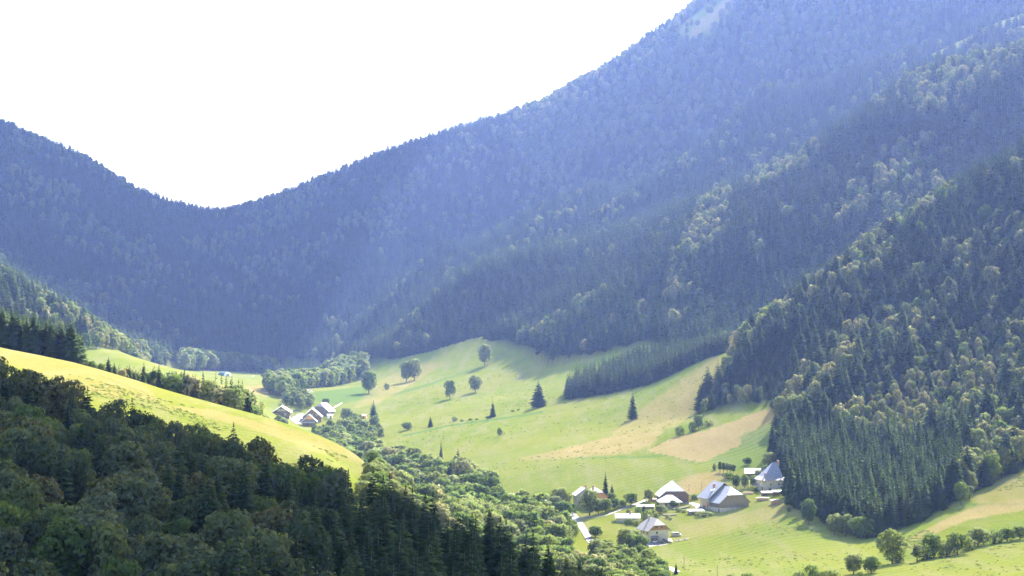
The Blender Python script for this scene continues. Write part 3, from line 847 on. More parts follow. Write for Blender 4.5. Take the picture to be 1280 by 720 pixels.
scatter(PLANT_LEFT, 3.4, lambda x, y: ('spruce', rn(16, 18.5), rn(1.15, 1.5)) if y < 860 else (('pale', rn(10, 13), rn(0.7, 0.9)) if RNG.random() < 0.55 else (None, 0, 0)), 'leftplant')
scatter([(-60, 940), (60, 960), (104, 860), (150, 900), (155, 960), (100, 1040), (-60, 1050)], 8.0, lambda x, y: ('pale' if RNG.random() < 0.55 else 'broadleaf', rn(11, 15), rn(0.75, 1.0)), 'leftmix')
# bright broadleaf trees along the brook
CREEK = [(425, 1340), (470, 1250), (500, 1190), (535, 1150), (585, 1090), (622, 985), (650, 930), (690, 880), (712, 845), (700, 800), (716, 770), (745, 735), (790, 690), (830, 660), (830, 560), (760, 540), (700, 560), (640, 650), (590, 730), (520, 800), (470, 850), (440, 950), (420, 1100), (400, 1250)]
def creek_choice(x, y):
    b = 640 + FPX * x / y
    if RNG.random() < 0.04: return None, 0, 0
    if RNG.random() < 0.03: return 'spruce', rn(11, 17), rn(0.9, 1.15)
    top = 19 if y > 820 else (16 if y > 700 else 12)
    return ('pale' if RNG.random() < 0.10 else 'broadleaf'), rn(11, top + 2), rn(0.9, 1.2)
ROADS = [hit(a, b_, 600)[:2] for a, b_ in [(690, 629), (708, 636), (716, 644), (722, 652), (728, 660), (733, 668), (741, 680), (760, 694), (795, 705), (832, 709), (846, 716)]]
RD = np.array(ROADS)
def off_road(x, y):
    p = np.array([x, y])
    a, b_ = RD[:-1], RD[1:]
    t = np.clip(((p - a) * (b_ - a)).sum(1) / ((b_ - a) ** 2).sum(1), 0, 1)
    return np.linalg.norm(a + (b_ - a) * t[:, None] - p, axis=1).min() > 7.5
scatter(CREEK, 7.7, creek_choice, 'creek', keep=off_road)
scatter([(452, 600), (458, 690), (464, 742), (478, 860), (520, 810), (570, 690), (560, 600), (520, 570), (480, 575)], 7.6, lambda x, y: ('pale' if RNG.random() < 0.1 else 'broadleaf', rn(8, 12), rn(0.95, 1.25)), 'creek')
# lower edge of the village, trees by the lane bend
scatter([(740, 800), (765, 850), (800, 855), (812, 815), (826, 770), (828, 700), (790, 700), (750, 740)], 6.4, lambda x, y: ('broadleaf', rn(8, 12.5), rn(0.85, 1.15)), 'creek', keep=off_road)
# belt behind the left meadow's crest: tips rise a little above the crest line
for k in range(120):
    px = rn(128, 312); Yb = rn(810, 850)
    tip = np.interp(px, [128, 160, 200, 235, 260, 300, 314], [449, 455, 456, 462, 468, 472, 488]) + rn(0, 16)
    x, y = (px - 640) / FPX * Yb, Yb
    z = float(height(x, y)[0]); h_ = point(px, tip, Yb)[2] - z
    if h_ > 3:
        sp = RNG.random() < 0.62
        trees.append(dict(x=x, y=y, z=z, kind='spruce' if sp else ('pale' if RNG.random() < 0.4 else 'broadleaf'), h=h_, w=rn(1.25, 1.7) * (1.0 if h_ < 14 else 0.85) * (1 if sp else 0.8), stand='belt', one=False))
# clumps round the far hamlet
for poly, sp, ch in [
    ([(333, 1690), (352, 1640), (372, 1700), (392, 1790), (420, 1860), (440, 1930), (440, 2010), (400, 1900), (360, 1790), (334, 1760)], 8.5, lambda x, y: ('broadleaf', rn(15, 21), rn(0.8, 1.1))),
    ([(230, 2080), (262, 2160), (300, 2280), (345, 2300), (345, 2380), (280, 2350), (225, 2200)], 9, lambda x, y: ('broadleaf', rn(18, 27), rn(0.85, 1.1))),
    ([(402, 2060), (425, 1980), (460, 1960), (455, 2060), (420, 2150)], 10, lambda x, y: ('broadleaf', rn(14, 20), rn(0.85, 1.1))),
    ([(356, 1600), (376, 1580), (392, 1600), (385, 1650), (360, 1650)], 8, lambda x, y: ('broadleaf', rn(9, 14), rn(0.8, 1.1))),
    ([(385, 1400), (420, 1440), (470, 1450), (480, 1400), (450, 1320), (420, 1280), (390, 1330)], 8.5, lambda x, y: ('broadleaf', rn(8, 13), rn(0.8, 1.2))),
    ([(290, 930), (330, 1180), (372, 1330), (350, 1400), (310, 1300), (285, 1050)], 8.0, lambda x, y: ('pale' if RNG.random() < 0.3 else 'broadleaf', rn(8, 12), rn(0.8, 1.1))),
    ([(415, 1400), (436, 1530), (452, 1500), (450, 1430)], 9, lambda x, y: ('broadleaf', rn(7, 12), rn(0.8, 1.1))),
    ([(105, 1500), (140, 1545), (160, 1640), (172, 1760), (190, 1900), (150, 1800), (120, 1600)], 9, lambda x, y: ('pale' if RNG.random() < 0.4 else 'broadleaf', rn(11, 17), rn(0.8, 1.1))),
    ]:
    scatter(poly, sp, ch, 'hamlet')

def single(px, py, hpx, kind, wpx=None, Y=None, label=None, group=None, name=None, stand='single'):
    """a tree that stands by itself: foot and height read off the photograph, put on the land there"""
    if Y is None:
        x, y, z = hit(px, py, 560)
        h = hpx * y / FPX
    else:                                   # foot hidden behind the crest: py is then the tip
        x, y = (px - 640) / FPX * Y, Y
        z = float(height(x, y)[0])
        h = max(3.0, point(px, py, Y)[2] - z)
    _, _, H0, R0 = TREES[kind][0]
    w = 1.0
    if wpx is not None:
        w = (wpx * y / FPX) / (2 * R0 * h / H0)
    trees.append(dict(x=x, y=y, z=z, kind=kind, h=h, w=w, stand=stand, one=True, label=label, group=group, name=name))

# meadow trees
single(673, 509.5, 34, 'spruce', 21, label="broad dark spruce alone on the green meadow left of the block of young spruces")
single(791, 524.5, 35.5, 'spruce', 19, label="dark spruce alone on the yellow slope right of the spruce block")
single(616, 522, 21, 'spruce', 10, label="slim spruce with a bush at its foot in the middle of the meadow")
single(538, 534, 14, 'spruce', 9, label="small stubby spruce on the meadow beside the low spreading fruit tree")
single(624.6, 546, 12, 'broadleaf', 7, label="tiny round-headed tree alone in the open lower meadow")
single(509, 537.5, 11.5, 'broadleaf', 15, label="low wide spreading fruit tree at the left edge of the meadow")
single(562.5, 499, 27, 'broadleaf', 15, label="slender upright tree left of two on the upper meadow, shadow at foot")
single(594, 491, 24.5, 'broadleaf', 17, label="dense rounded tree beside the slender one on the upper meadow")
single(606, 456.7, 30, 'broadleaf', 19, label="pale broadleaf tree at the shaded top of the meadow before the dark forest")
single(508, 477.5, 29, 'broadleaf', 18, label="left half of the pale tree pair on the tan bank of the upper meadow")
single(518, 475.5, 30, 'broadleaf', 19, label="right half of the pale tree pair on the tan bank of the upper meadow")
single(461, 492, 32, 'broadleaf', 22, label="grey green broadleaf tree at the left end of the tan bank")
single(467, 526, 26, 'larch', 17, label="sparse dark larch above the brook trees beside the far hamlet")
single(483, 487, 8, 'bush', 7, label="small bush on the tan bank below the pale tree pair")
single(572.6, 560, 0, 'spruce', 17, Y=1130, label="dark pointed spruce rising out of the bright brook trees")
single(551.5, 549.7, 0, 'spruce', 9, Y=1190, label="small thin spruce behind the brook trees at the meadow edge")
for (px, py, h, w) in [(568.6, 527, 6, 8), (577, 527, 3, 5), (588, 526, 3, 6), (596, 525.5, 2.5, 5), (611, 523.5, 3.5, 8), (641, 515, 2.5, 5), (648, 513.5, 2.5, 4)]:
    single(px, py, h, 'bush', w, label="low bush on the grassy bank line across the green meadow", group="low bushes along the meadow bank", name='bush')
# foot of the right spur
single(976, 528, 37, 'broadleaf', 23, label="bright green tall tree at the upper tip of the tan hay field")
single(879, 521, 24, 'narrow', 9, label="dark upright young tree at the left end of the hay field's top hedge")
single(866, 540, 14, 'bush', 10, label="grey green bush on the hay field's top edge, second from the left")
single(850, 545, 13, 'bush', 13, label="pale loose bush at the lower left corner of the hay field")
single(873, 537, 20, 'broadleaf', 13, label="dark bushy tree between bushes along the top of the hay field")
single(886, 533, 8, 'bush', 14, label="low scrub right of the dark bushy tree on the hay field's top edge")
# lower right field
single(1115.5, 705, 48, 'broadleaf', 34, label="tall light green tree with pale trunk in the lower right field")
single(1123, 704, 12, 'bush', 17, label="dark bush right at the foot of the tall light green tree")
single(1146.4, 703, 27, 'narrow', 14, label="narrow young tree at the left end of the field hedgerow")
single(1167, 697, 33, 'broadleaf', 28, label="first bushy tree of the field hedgerow right of the narrow young tree")
single(1158, 700, 18, 'bush', 22, label="low hedge bush in front of the first bushy hedgerow tree")
single(1197, 693, 31, 'broadleaf', 28, label="second bushy tree of the field hedgerow")
single(1184, 696, 18, 'bush', 22, label="low hedge bush between the first and second bushy hedgerow trees")
single(1222.6, 683, 26, 'broadleaf', 28, label="rounded dense third tree of the field hedgerow")
single(1210, 688, 16, 'bush', 20, label="low hedge bush left of the rounded hedgerow tree")
single(1242.5, 680, 18, 'bush', 20, label="small bush right of the rounded hedgerow tree")
single(1259, 677, 20, 'broadleaf', 20, label="small leafy tree near the right end of the field hedgerow")
single(1275, 675, 20, 'broadleaf', 20, label="last leafy tree of the hedgerow at the picture's right border")
single(1067, 718, 28, 'broadleaf', 25, label="left one of two round trees standing in the field below the lone tall tree")
single(1089, 717, 24, 'broadleaf', 23, label="right one of two round trees standing in the field below the lone tall tree")
for (px, py, h, w) in [(1000, 726, 12, 18), (1014, 727, 21, 20), (1040, 726, 14, 24), (1026, 726, 12, 18), (935, 730, 14, 20), (915, 731, 14, 16), (1075, 722, 8, 10)]:
    single(px, py, h, 'bush', w, label="leafy bush cut off by the lower picture border below the field", group="bushes along the lower border", name='bush')
single(1010.5, 656, 36, 'broadleaf', 21, label="upright round-topped tree in front of the spruce plantation's left corner")
single(1043, 669, 30, 'broadleaf', 22, label="left tree of the leafy pair against the spruce plantation's foot")
single(1057, 671, 32, 'broadleaf', 22, label="right tree of the leafy pair against the spruce plantation's foot")
single(1077, 675, 33, 'broadleaf', 29, label="big round leafy tree at the lowest point of the spruce plantation")
single(1201.5, 631, 32, 'broadleaf', 20, label="leafy tree at the plantation's right edge beside the sloping pasture")
single(1212, 624, 20, 'narrow', 10, label="thin tree right of the leafy one at the plantation's right edge")
# village trees
single(811, 628, 19, 'broadleaf', 13, label="dark round tree left of the big hipped barn")
single(789, 632, 18, 'broadleaf', 16, label="round tree between the hidden house and the dark round tree")
single(757, 622, 33, 'spruce', 11, label="tall dark conifer behind the hidden house")
single(765, 622, 17, 'spruce', 9, label="smaller conifer right of the tall one behind the hidden house")
single(737, 645, 37, 'broadleaf', 25, label="big dark leafy tree in front of the hidden house's left end")
for (px, py, h, w) in [(748, 643, 22, 16), (757, 641, 20, 18), (768, 637, 16, 16), (778, 634, 11, 12), (764, 630, 16, 13)]:
    single(px, py, h, 'broadleaf', w, label="dark leafy tree in the clump right of the big tree before the hidden house", group="leafy clump before the hidden house")
single(805, 645, 17, 'spruce', 6, label="thin dark young spruce beside the low garage")
single(808, 652, 15, 'bush', 17, label="dark garden bush between the low garage and the chalet")
single(826, 642, 12, 'broadleaf', 15, label="spreading apple tree in the garden behind the chalet")
single(842, 635, 11, 'broadleaf', 13, label="little pale tree in front of the barn's low annex")
single(834, 648, 5, 'bush', 6, label="grey green garden shrub between the apple tree and the chalet")
single(700.5, 634, 27, 'broadleaf', 27, label="rounded tree at the bend where the lane goes behind trees")
single(704, 657, 34, 'broadleaf', 27, label="silvery leafy tree left of the pale lane below the bend")
single(934.4, 582, 11.5, 'broadleaf', 12, label="round dark tree just behind the white roofed shed")
single(893, 588, 9, 'bush', 6, label="single small tree at the left end of the young tree row")
for k, px in enumerate([900, 904.5, 909, 913, 917]):
    single(px, 590.5 + 0.4 * k, 16 - 0.6 * k, 'narrow', 6, label="young upright tree in the close row behind the big farmhouse", group="row of young trees behind the farmhouse")
for (px, py, h, w, l) in [(920, 611, 20, 12, "left one of the dark garden trees right of the big farmhouse roof"), (931, 611, 20, 11, "middle one of the dark garden trees right of the big farmhouse roof"),
                          (943, 609, 16, 13, "round right one of the dark garden trees beside the stone house annex")]:
    single(px, py, h, 'broadleaf', w, label=l)
single(911, 599, 9, 'bush', 16, label="yellow green bush below the row of young trees")
single(949, 600, 14, 'broadleaf', 13, label="leafy tree between the white roofed shed and the stone house")
single(958, 597, 17, 'broadleaf', 15, label="leafy tree directly behind the stone house's left corner")
single(963, 588, 25, 'broadleaf', 21, label="dark leafy tree at the forest corner above the stone house")
single(879, 645.5, 6.5, 'bush', 24, label="long clipped green shrub on the lawn before the big farmhouse")
for k, (px, py, hh) in enumerate([(989, 632, 58), (998, 636, 62), (1008, 642, 58), (985, 622, 50)]):
    single(px, py, hh, 'spruce', 22, label="big spruce at the plantation's left corner hiding part of the stone house", group="corner spruces of the plantation")
single(986, 640, 9, 'bush', 7, label="small shrub at the foot of the plantation by the wood pile")
single(845, 718, 15, 'spruce', 7, label="small spruce beside the lane at the lower border", Y=None)
for (px, py, h, w) in [(798, 640, 7, 9), (815, 643, 6, 8), (820, 648, 7, 9), (832, 640, 5, 7), (848, 640, 5, 8), (855, 641, 4, 7), (838, 650, 4, 6), (868, 625, 7, 10), (786, 642, 6, 8), (856, 622, 6, 9), (930, 622, 5, 7), (944, 615, 7, 9), (786, 656, 8, 11), (795, 657, 7, 10)]:
    single(px, py, h, 'bush', w, label="small garden shrub between the village houses", group="garden shrubs of the village", name='bush')
for (px, py, h, w) in [(694, 640, 22, 22), (712, 646, 20, 18), (684, 644, 20, 24), (716, 668, 16, 18), (744, 672, 16, 18)]:
    single(px, py, h, 'broadleaf', w, label="leafy tree close beside the lane hiding part of it", group="trees along the lane")
# left meadow's belt
single(172, 445, 24, 'broadleaf', 28, label="wide pale tree at the top of the left pasture strip below the blue slope")
single(204, 452, 14, 'broadleaf', 21, label="lower rounded tree on the left pasture strip's top edge")
single(221, 455, 11, 'broadleaf', 12, label="small tree at the right end of the pasture strip's top edge")
for (px, ty, w) in [(136, 445, 9), (142, 449, 8), (162, 455, 9), (169, 456, 9), (180, 452, 10), (189, 457, 9), (199, 453, 9), (206, 459, 8), (225, 457, 9), (231, 460, 9), (240, 461, 10), (247, 463, 9), (254, 460, 11), (263, 466, 10), (270, 464, 11), (277, 466, 11), (283, 467, 11), (290, 468, 11), (297, 470, 11), (303, 474, 10), (308, 488, 7)]:
    if px in (142, 169, 189, 206, 225, 240, 247, 263, 297):
        single(px, ty + 5, 0, 'broadleaf', w * 1.7, Y=rn(812, 842), label="small leafy tree among the belt spruces behind the bright left meadow's crest", group="leafy trees in the left meadow's belt")
        continue
    single(px, ty, 0, 'spruce', w * 1.6, Y=rn(812, 842), label="short dark spruce in the belt behind the bright left meadow's crest", group="spruce belt behind the left meadow")
single(215, 464, 0, 'broadleaf', 34, Y=812, label="big round leafy tree standing on the left meadow's crest")
for (px, ty, w, l) in [(115, 449, 16, "pale bush at the right end of the left plantation"), (127, 452, 12, "grey bush beside the pale one at the left plantation's end"), (186, 470, 24, "light green bush mound in front of the spruce belt"),
                    (240, 480, 18, "loose pale tree right of the big round tree on the meadow crest"), (262, 487, 34, "wide pale rounded tree mound behind the meadow crest"), (252, 478, 16, "slim leafy tree between the big round tree and the wide mound"),
                    (303, 498, 28, "rounded light tree at the right end of the belt"), (320, 504, 24, "light bushy tree just right of the belt's end"), (283, 503, 16, "low bush at the foot of the last belt spruces")]:
    single(px, ty, 0, 'broadleaf', w, Y=rn(822, 842), label=l)
single(433, 527, 20, 'broadleaf', 17, label="bluish rounded tree right of the far farmhouse above the brook")
single(407, 510, 13, 'broadleaf', 11, label="tree close behind the far farmhouse")

# ------------------------------------------------------------------ trees: the largest one by one, the rest as forest
def vis_filter(ts):
    """leave out trees hidden well behind the land in front of them"""
    X = np.array([t['x'] for t in ts]); Y = np.array([t['y'] for t in ts]); Z = np.array([t['z'] + t['h'] for t in ts])
    ok = np.ones(len(ts), bool)
    for f in np.linspace(0.15, 0.985, 60):
        yy = Y * f
        vis = Z * f > height(X * f, yy) - 6.0 - 8.0 * (yy < 560)
        ok &= vis | (yy < 200)
    return ok
_ok = vis_filter(trees)
trees = [t for t, o in zip(trees, _ok) if o or t['one']]
for t in trees:
    t['px'], t['py'] = [float(a) for a in project(t['x'], t['y'], t['z'] + t['h'] * 0.7)]
    t['size'] = t['h'] * FPX / t['y']
# how much of the upper crown shows: count nearer crowns over it
_ordered = sorted([t for t in trees if t['y'] < 1300], key=lambda t: t['y'])
_buf = np.full((180, 320), False)
for t in _ordered:
    x0, y0 = t['px'] / 4, t['py'] / 4
    hw = max(1.0, t['size'] * 0.13 / 4 * 1.5); hh = max(1.0, t['size'] * 0.36 / 4)
    a, b_, c, d = int(max(0, x0 - hw)), int(min(320, x0 + hw + 1)), int(max(0, y0 - hh)), int(min(180, y0 + hh + 1))
    if a >= b_ or c >= d:
        t['seen'] = 0.0; continue
    w = _buf[c:d, a:b_]
    t['seen'] = float((~w).mean()) * min(1.0, (d - c) / (2 * hh))
    w[:] = True

SPRUCE_KINDS, BROAD_KINDS = ('spruce',), ('broadleaf', 'grey', 'pale', 'brown')
LIMIT = 298
for kinds in (SPRUCE_KINDS, BROAD_KINDS):
    mine = [t for t in trees if t['kind'] in kinds]
    fixed = sum(t['one'] for t in mine)
    cand = sorted([t for t in mine if not t['one'] and 0 < t['px'] < 1280 and 0 < t['py'] < 740 and t.get('seen', 0) > 0.22], key=lambda t: -t['size'] * (0.5 + t.get('seen', 0)))
    for t in cand[:max(0, LIMIT - fixed)]:
        t['one'] = True

STANDS = {
    ('near', 'spruce'): ("dark pointed spruce in the shaded wood filling the lower left", "spruces of the shaded near wood"),
    ('near', 'broadleaf'): ("dull green leafy tree in the shaded wood filling the lower left", "leafy trees of the shaded near wood"),
    ('near', 'brown'): ("brownish leafy tree in the shaded wood filling the lower left", "brownish trees of the shaded near wood"),
    ('block', 'spruce'): ("dark spruce in the dense plantation right of the stone house", "spruces of the plantation by the village"),
    ('big', 'spruce'): ("tall dark spruce in the mixed forest on the right hand slope", "spruces of the right slope"),
    ('big', 'broadleaf'): ("green leafy tree in the mixed forest on the right hand slope", "leafy trees of the right slope"),
    ('big', 'pale'): ("pale dry looking leafy tree in the forest on the right hand slope", "pale trees of the right slope"),
    ('creek', 'broadleaf'): ("sunlit green leafy tree in the band along the brook below the meadow", "leafy trees along the brook"),
    ('creek', 'pale'): ("pale leafy tree in the sunlit band along the brook below the meadow", "pale trees along the brook"),
    ('creek', 'spruce'): ("dark spruce among the sunlit leafy trees along the brook", "spruces along the brook"),
    ('midplant', 'spruce'): ("spruce in the dark block on the ridge of the central meadow", "spruces of the block on the meadow"),
    ('leftplant', 'spruce'): ("young spruce in the dense block on the left meadow's crest", "spruces of the left block"),
    ('leftplant', 'pale'): ("pale leafy tree behind the young spruce block at the left border", "pale trees behind the left block"),
    ('leftmix', 'pale'): ("pale leafy tree behind the young spruce block at the left border", "pale trees behind the left block"),
    ('leftmix', 'broadleaf'): ("green leafy tree behind the young spruce block at the left border", "green trees behind the left block"),
    ('hamlet', 'broadleaf'): ("leafy tree in the clumps round the far hamlet", "leafy trees round the far hamlet"),
    ('hamlet', 'pale'): ("pale leafy tree in the clumps behind the left meadow", "pale trees behind the left meadow"),
}
STANDS.update({
    ('belt', 'spruce'): ("dark spruce in the crowded belt just behind the left meadow's crest", "crowded spruces behind the left meadow"),
    ('belt', 'broadleaf'): ("leafy tree in the crowded belt just behind the left meadow's crest", "crowded leafy trees behind the left meadow"),
    ('belt', 'pale'): ("pale leafy tree in the crowded belt just behind the left meadow's crest", "crowded pale trees behind the left meadow")})
SLOPE = [(lambda p, q: p > 1100 and q > 520, "beside the sloping pasture at the right border"), (lambda p, q: p > 1060 and q > 470, "in the first rows above the dense spruce plantation"), (lambda p, q: p > 1170 and q > 380, "halfway up the right slope at the border"), (lambda p, q: p > 1060 and q > 380, "well above the dense spruce plantation"),
         (lambda p, q: p < 965 and q > 380, "at the spur's foot left of the hay field"), (lambda p, q: q > 430, "between hay field and spruce plantation"),
         (lambda p, q: p > 1150 and q < 270, "high on the spur's crest at the right border"), (lambda p, q: p > 1150, "high on the right slope below the crest at the border"), (lambda p, q: p > 1030, "in the middle of the right slope"), (lambda p, q: True, "along the spur's lower crest above the meadow")]
WOOD = [(lambda p, q: q < 540 and p < 260, "at the upper edge of the shaded wood, left"), (lambda p, q: q < 600 and p >= 260, "along the shaded wood top under the bright meadow"),
        (lambda p, q: p < 210, "in the shaded wood's lower left corner"), (lambda p, q: p < 430, "low in the shaded wood left of its middle"), (lambda p, q: p < 600, "low in the shaded wood right of its middle"), (lambda p, q: True, "at the shaded wood's right end by the brook")]
BROOK = [(lambda p, q: p < 500, "along the brook near the far hamlet"), (lambda p, q: p < 570, "along the brook beside the left meadow's tip"), (lambda p, q: p < 660, "along the brook under the lower meadow"), (lambda p, q: True, "by the brook below the garage and lane")]
LOOK = {'spruce': ("tall dark spruce", "shorter dark spruce"), 'broadleaf': ("tall green leafy tree", "shorter green leafy tree"), 'pale': ("tall pale leafy tree", "shorter pale leafy tree"), 'grey': ("tall grey green leafy tree", "shorter grey green leafy tree"), 'brown': ("tall brownish leafy tree", "shorter brownish leafy tree")}
def stand_label(t):
    zones = {'big': SLOPE, 'near': WOOD, 'creek': BROOK}.get(t['stand'])
    if not zones: return STANDS[(t['stand'], t['kind'])]
    q = t['py'] 
    where = next(w for f, w in zones if f(t['px'], q))
    lim = {'spruce': 20, 'broadleaf': 15, 'pale': 15, 'grey': 15, 'brown': 15}[t['kind']]
    look = LOOK[t['kind']][0 if t['h'] > lim else 1]
    return look + " " + where, look + "s " + where
NAMES = {'spruce': 'spruce_tree', 'larch': 'larch_tree', 'broadleaf': 'broadleaf_tree', 'pale': 'pale_broadleaf_tree', 'grey': 'broadleaf_tree', 'brown': 'brown_broadleaf_tree', 'narrow': 'young_tree', 'bush': 'bush'}
CATS = {'spruce': 'spruce', 'larch': 'larch', 'broadleaf': 'broadleaf tree', 'pale': 'broadleaf tree', 'grey': 'broadleaf tree', 'brown': 'broadleaf tree', 'narrow': 'young tree', 'bush': 'bush'}
n_one = 0
for t in [t for t in trees if t['one']]:
    cr, tr, H0, R0 = TREES[t['kind']][int(RNG.integers(len(TREES[t['kind']])))]
    sc = t['h'] / H0
    root = link(t.get('name') or NAMES[t['kind']], None, None, (t['x'], t['y'], t['z'] - 0.1), rn(0, 6.28))
    root.empty_display_size = 1.0
    root.scale = (sc * t['w'], sc * t['w'], sc)
    lab, grp = (t['label'], t.get('group')) if t.get('label') else stand_label(t)
    tag(root, lab, CATS[t['kind']], grp)
    link("crown", cr, root)
    link("trunk", tr, root)
    n_one += 1

def shape_of(t):
    return t['kind'] + '_near' if t['stand'] in ('near', 'creek') and t['y'] < 900 and t['kind'] + '_near' in LOWS else t['kind']
def forest(name, ts):
    """one object: a light mesh of its kind on every remaining tree's spot"""
    kinds = sorted({shape_of(t) for t in ts})
    col = bpy.data.collections.new(name + "_shapes")          # not linked to the scene: only read by the node group
    index, k = {}, 0
    for kd in kinds:
        index[kd] = []
        for me_ in LOWS[kd]:
            o = bpy.data.objects.new("shape_%03d" % k, me_); col.objects.link(o)
            index[kd].append(k); k += 1
    pm = bpy.data.meshes.new(name)
    n = len(ts)
    pm.vertices.add(n)
    pm.vertices.foreach_set('co', np.array([(t['x'], t['y'], t['z'] - 0.2) for t in ts], np.float32).ravel())
    sc = np.empty((n, 3), np.float32); ki = np.empty(n, np.int32); ro = np.zeros((n, 3), np.float32)
    for i, t in enumerate(ts):
        H0 = TREES[t['kind']][0][2]
        s = t['h'] / H0
        sc[i] = (s * t['w'], s * t['w'], s)
        ki[i] = index[shape_of(t)][int(RNG.integers(len(index[shape_of(t)])))]
        ro[i, 2] = RNG.uniform(0, 6.283)
    for nm, ty, arr in (('tree_size', 'FLOAT_VECTOR', sc), ('tree_turn', 'FLOAT_VECTOR', ro)):
        a = pm.attributes.new(nm, ty, 'POINT'); a.data.foreach_set('vector', arr.ravel())
    a = pm.attributes.new('tree_shape', 'INT', 'POINT'); a.data.foreach_set('value', ki)
    o = link(name, pm)
    ng = bpy.data.node_groups.new(name, 'GeometryNodeTree')
    ng.interface.new_socket("Geometry", in_out='INPUT', socket_type='NodeSocketGeometry')
    ng.interface.new_socket("Geometry", in_out='OUTPUT', socket_type='NodeSocketGeometry')
    gi, go = ng.nodes.new('NodeGroupInput'), ng.nodes.new('NodeGroupOutput')
    ci = ng.nodes.new('GeometryNodeCollectionInfo')
    ci.inputs[0].default_value = col; ci.inputs[1].default_value = True; ci.inputs[2].default_value = True
    ip = ng.nodes.new('GeometryNodeInstanceOnPoints')
    def attr(nm, ty):
        q = ng.nodes.new('GeometryNodeInputNamedAttribute'); q.data_type = ty; q.inputs[0].default_value = nm
        return q.outputs[0]
    ng.links.new(gi.outputs[0], ip.inputs['Points'])
    ng.links.new(ci.outputs[0], ip.inputs['Instance'])
    ip.inputs['Pick Instance'].default_value = True
    ng.links.new(attr('tree_shape', 'INT'), ip.inputs['Instance Index'])
    er = ng.nodes.new('FunctionNodeEulerToRotation')
    ng.links.new(attr('tree_turn', 'FLOAT_VECTOR'), er.inputs[0])
    ng.links.new(er.outputs[0], ip.inputs['Rotation'])
    ng.links.new(attr('tree_size', 'FLOAT_VECTOR'), ip.inputs['Scale'])
    ng.links.new(ip.outputs[0], go.inputs[0])
    md = o.modifiers.new("trees", 'NODES'); md.node_group = ng
    return o
rest = [t for t in trees if not t['one']]
for nm, sel, lab in [
    ("spruce_forest", lambda t: t['kind'] == 'spruce' and t['stand'] != 'far', "dark spruce forest covering the slopes right and left of the valley"),
    ("broadleaf_forest", lambda t: t['kind'] != 'spruce' and t['stand'] != 'far', "green and pale leafy woodland mixed into the slopes and brook side"),
    ("mountain_forest", lambda t: t['stand'] == 'far', "hazy blue forest covering the far mountain and the saddle")]:
    ts = [t for t in rest if sel(t)]
    if ts: tag(forest(nm, ts), lab, "forest", None, 'stuff')
# tussocks and scrub dotted over the meadows
tuft = []
TUFT_AREAS = [([(0, 455), (100, 470), (250, 512), (440, 572), (400, 580), (200, 515), (0, 470)], 620, 800, 500), ([(480, 545), (640, 505), (880, 460), (890, 540), (640, 610), (560, 570)], 1000, 1700, 1000),
              ([(470, 480), (620, 445), (700, 500), (500, 540)], 1300, 1950, 500), ([(850, 660), (990, 650), (1280, 680), (1280, 720), (850, 720)], 650, 950, 450), ([(1120, 680), (1280, 595), (1280, 640), (1150, 690)], 700, 1000, 700)]
for poly, ya, yb, n_ in TUFT_AREAS:
    k = 0
    for _ in range(n_ * 12):
        if k >= n_: break
        Yt = math.sqrt(RNG.uniform(ya * ya, yb * yb)); b_ = RNG.uniform(min(p[0] for p in poly), max(p[0] for p in poly)); xt = (b_ - 640) / FPX * Yt
        zt = float(height(xt, Yt)[0])
        a_, c_ = project(xt, Yt, zt)
        if in_poly(np.array([a_]), np.array([c_]), poly)[0] and fbm(np.array([xt / 40]), np.array([Yt / 40]), 61, 3)[0] > 0.5:
            tuft.append(dict(x=xt, y=Yt, z=zt, kind='tuft', h=rn(0.3, 0.75), w=rn(0.9, 2.2), stand='tuft')); k += 1
tag(forest("grass_tussocks", tuft), "low tussocks and scrub dotted over the meadows", "grass", None, 'stuff')
print("trees", len(trees), "single", n_one)

# ------------------------------------------------------------------ buildings
M['slate'] = simple_mat("dark slate roof", (0.10, 0.105, 0.13), (0.17, 0.175, 0.205), 1.5, 0.55, stretch=(0.5, 0.5, 3), spec=0.4)
M['slate_light'] = simple_mat("pale grey sheet roof", (0.135, 0.142, 0.168), (0.19, 0.198, 0.23), 0.8, 0.5, stretch=(3, 0.4, 0.4), spec=0.4)
M['slate_blue'] = simple_mat("blue grey slate roof", (0.14, 0.15, 0.19), (0.21, 0.22, 0.265), 1.2, 0.55, spec=0.4)
M['white_sheet'] = simple_mat("white painted sheet roof", (0.24, 0.24, 0.255), (0.33, 0.33, 0.345), 0.7, 0.5, stretch=(3, 0.4, 0.4))
M['grey_tile'] = simple_mat("light grey tile roof", (0.16, 0.148, 0.146), (0.23, 0.216, 0.214), 1.4, 0.7)
M['plaster'] = simple_mat("off white plaster", (0.27, 0.245, 0.245), (0.34, 0.31, 0.305), 0.7, 0.9)
M['beige'] = simple_mat("beige plaster", (0.33, 0.295, 0.24), (0.42, 0.38, 0.315), 0.6, 0.9)
M['stone'] = simple_mat("field stone", (0.12, 0.112, 0.10), (0.22, 0.205, 0.18), 2.2, 0.95, bump=0.05)
M['grey_wood'] = simple_mat("weathered grey boards", (0.10, 0.088, 0.078), (0.19, 0.165, 0.145), 1.6, 0.9, stretch=(5, 5, 0.3))
M['brown_wood'] = simple_mat("dark brown boards", (0.085, 0.058, 0.042), (0.15, 0.105, 0.075), 1.6, 0.85, stretch=(5, 5, 0.3))
M['warm_wood'] = simple_mat("warm brown boards", (0.17, 0.088, 0.048), (0.25, 0.14, 0.08), 1.6, 0.8, stretch=(5, 5, 0.3))
M['orange_wood'] = simple_mat("orange brown panel", (0.40, 0.20, 0.11), (0.52, 0.28, 0.16), 1.2, 0.8)
M['dark_glass'] = simple_mat("dark window glass", (0.025, 0.03, 0.035), (0.05, 0.055, 0.06), 1.0, 0.12, spec=0.6)
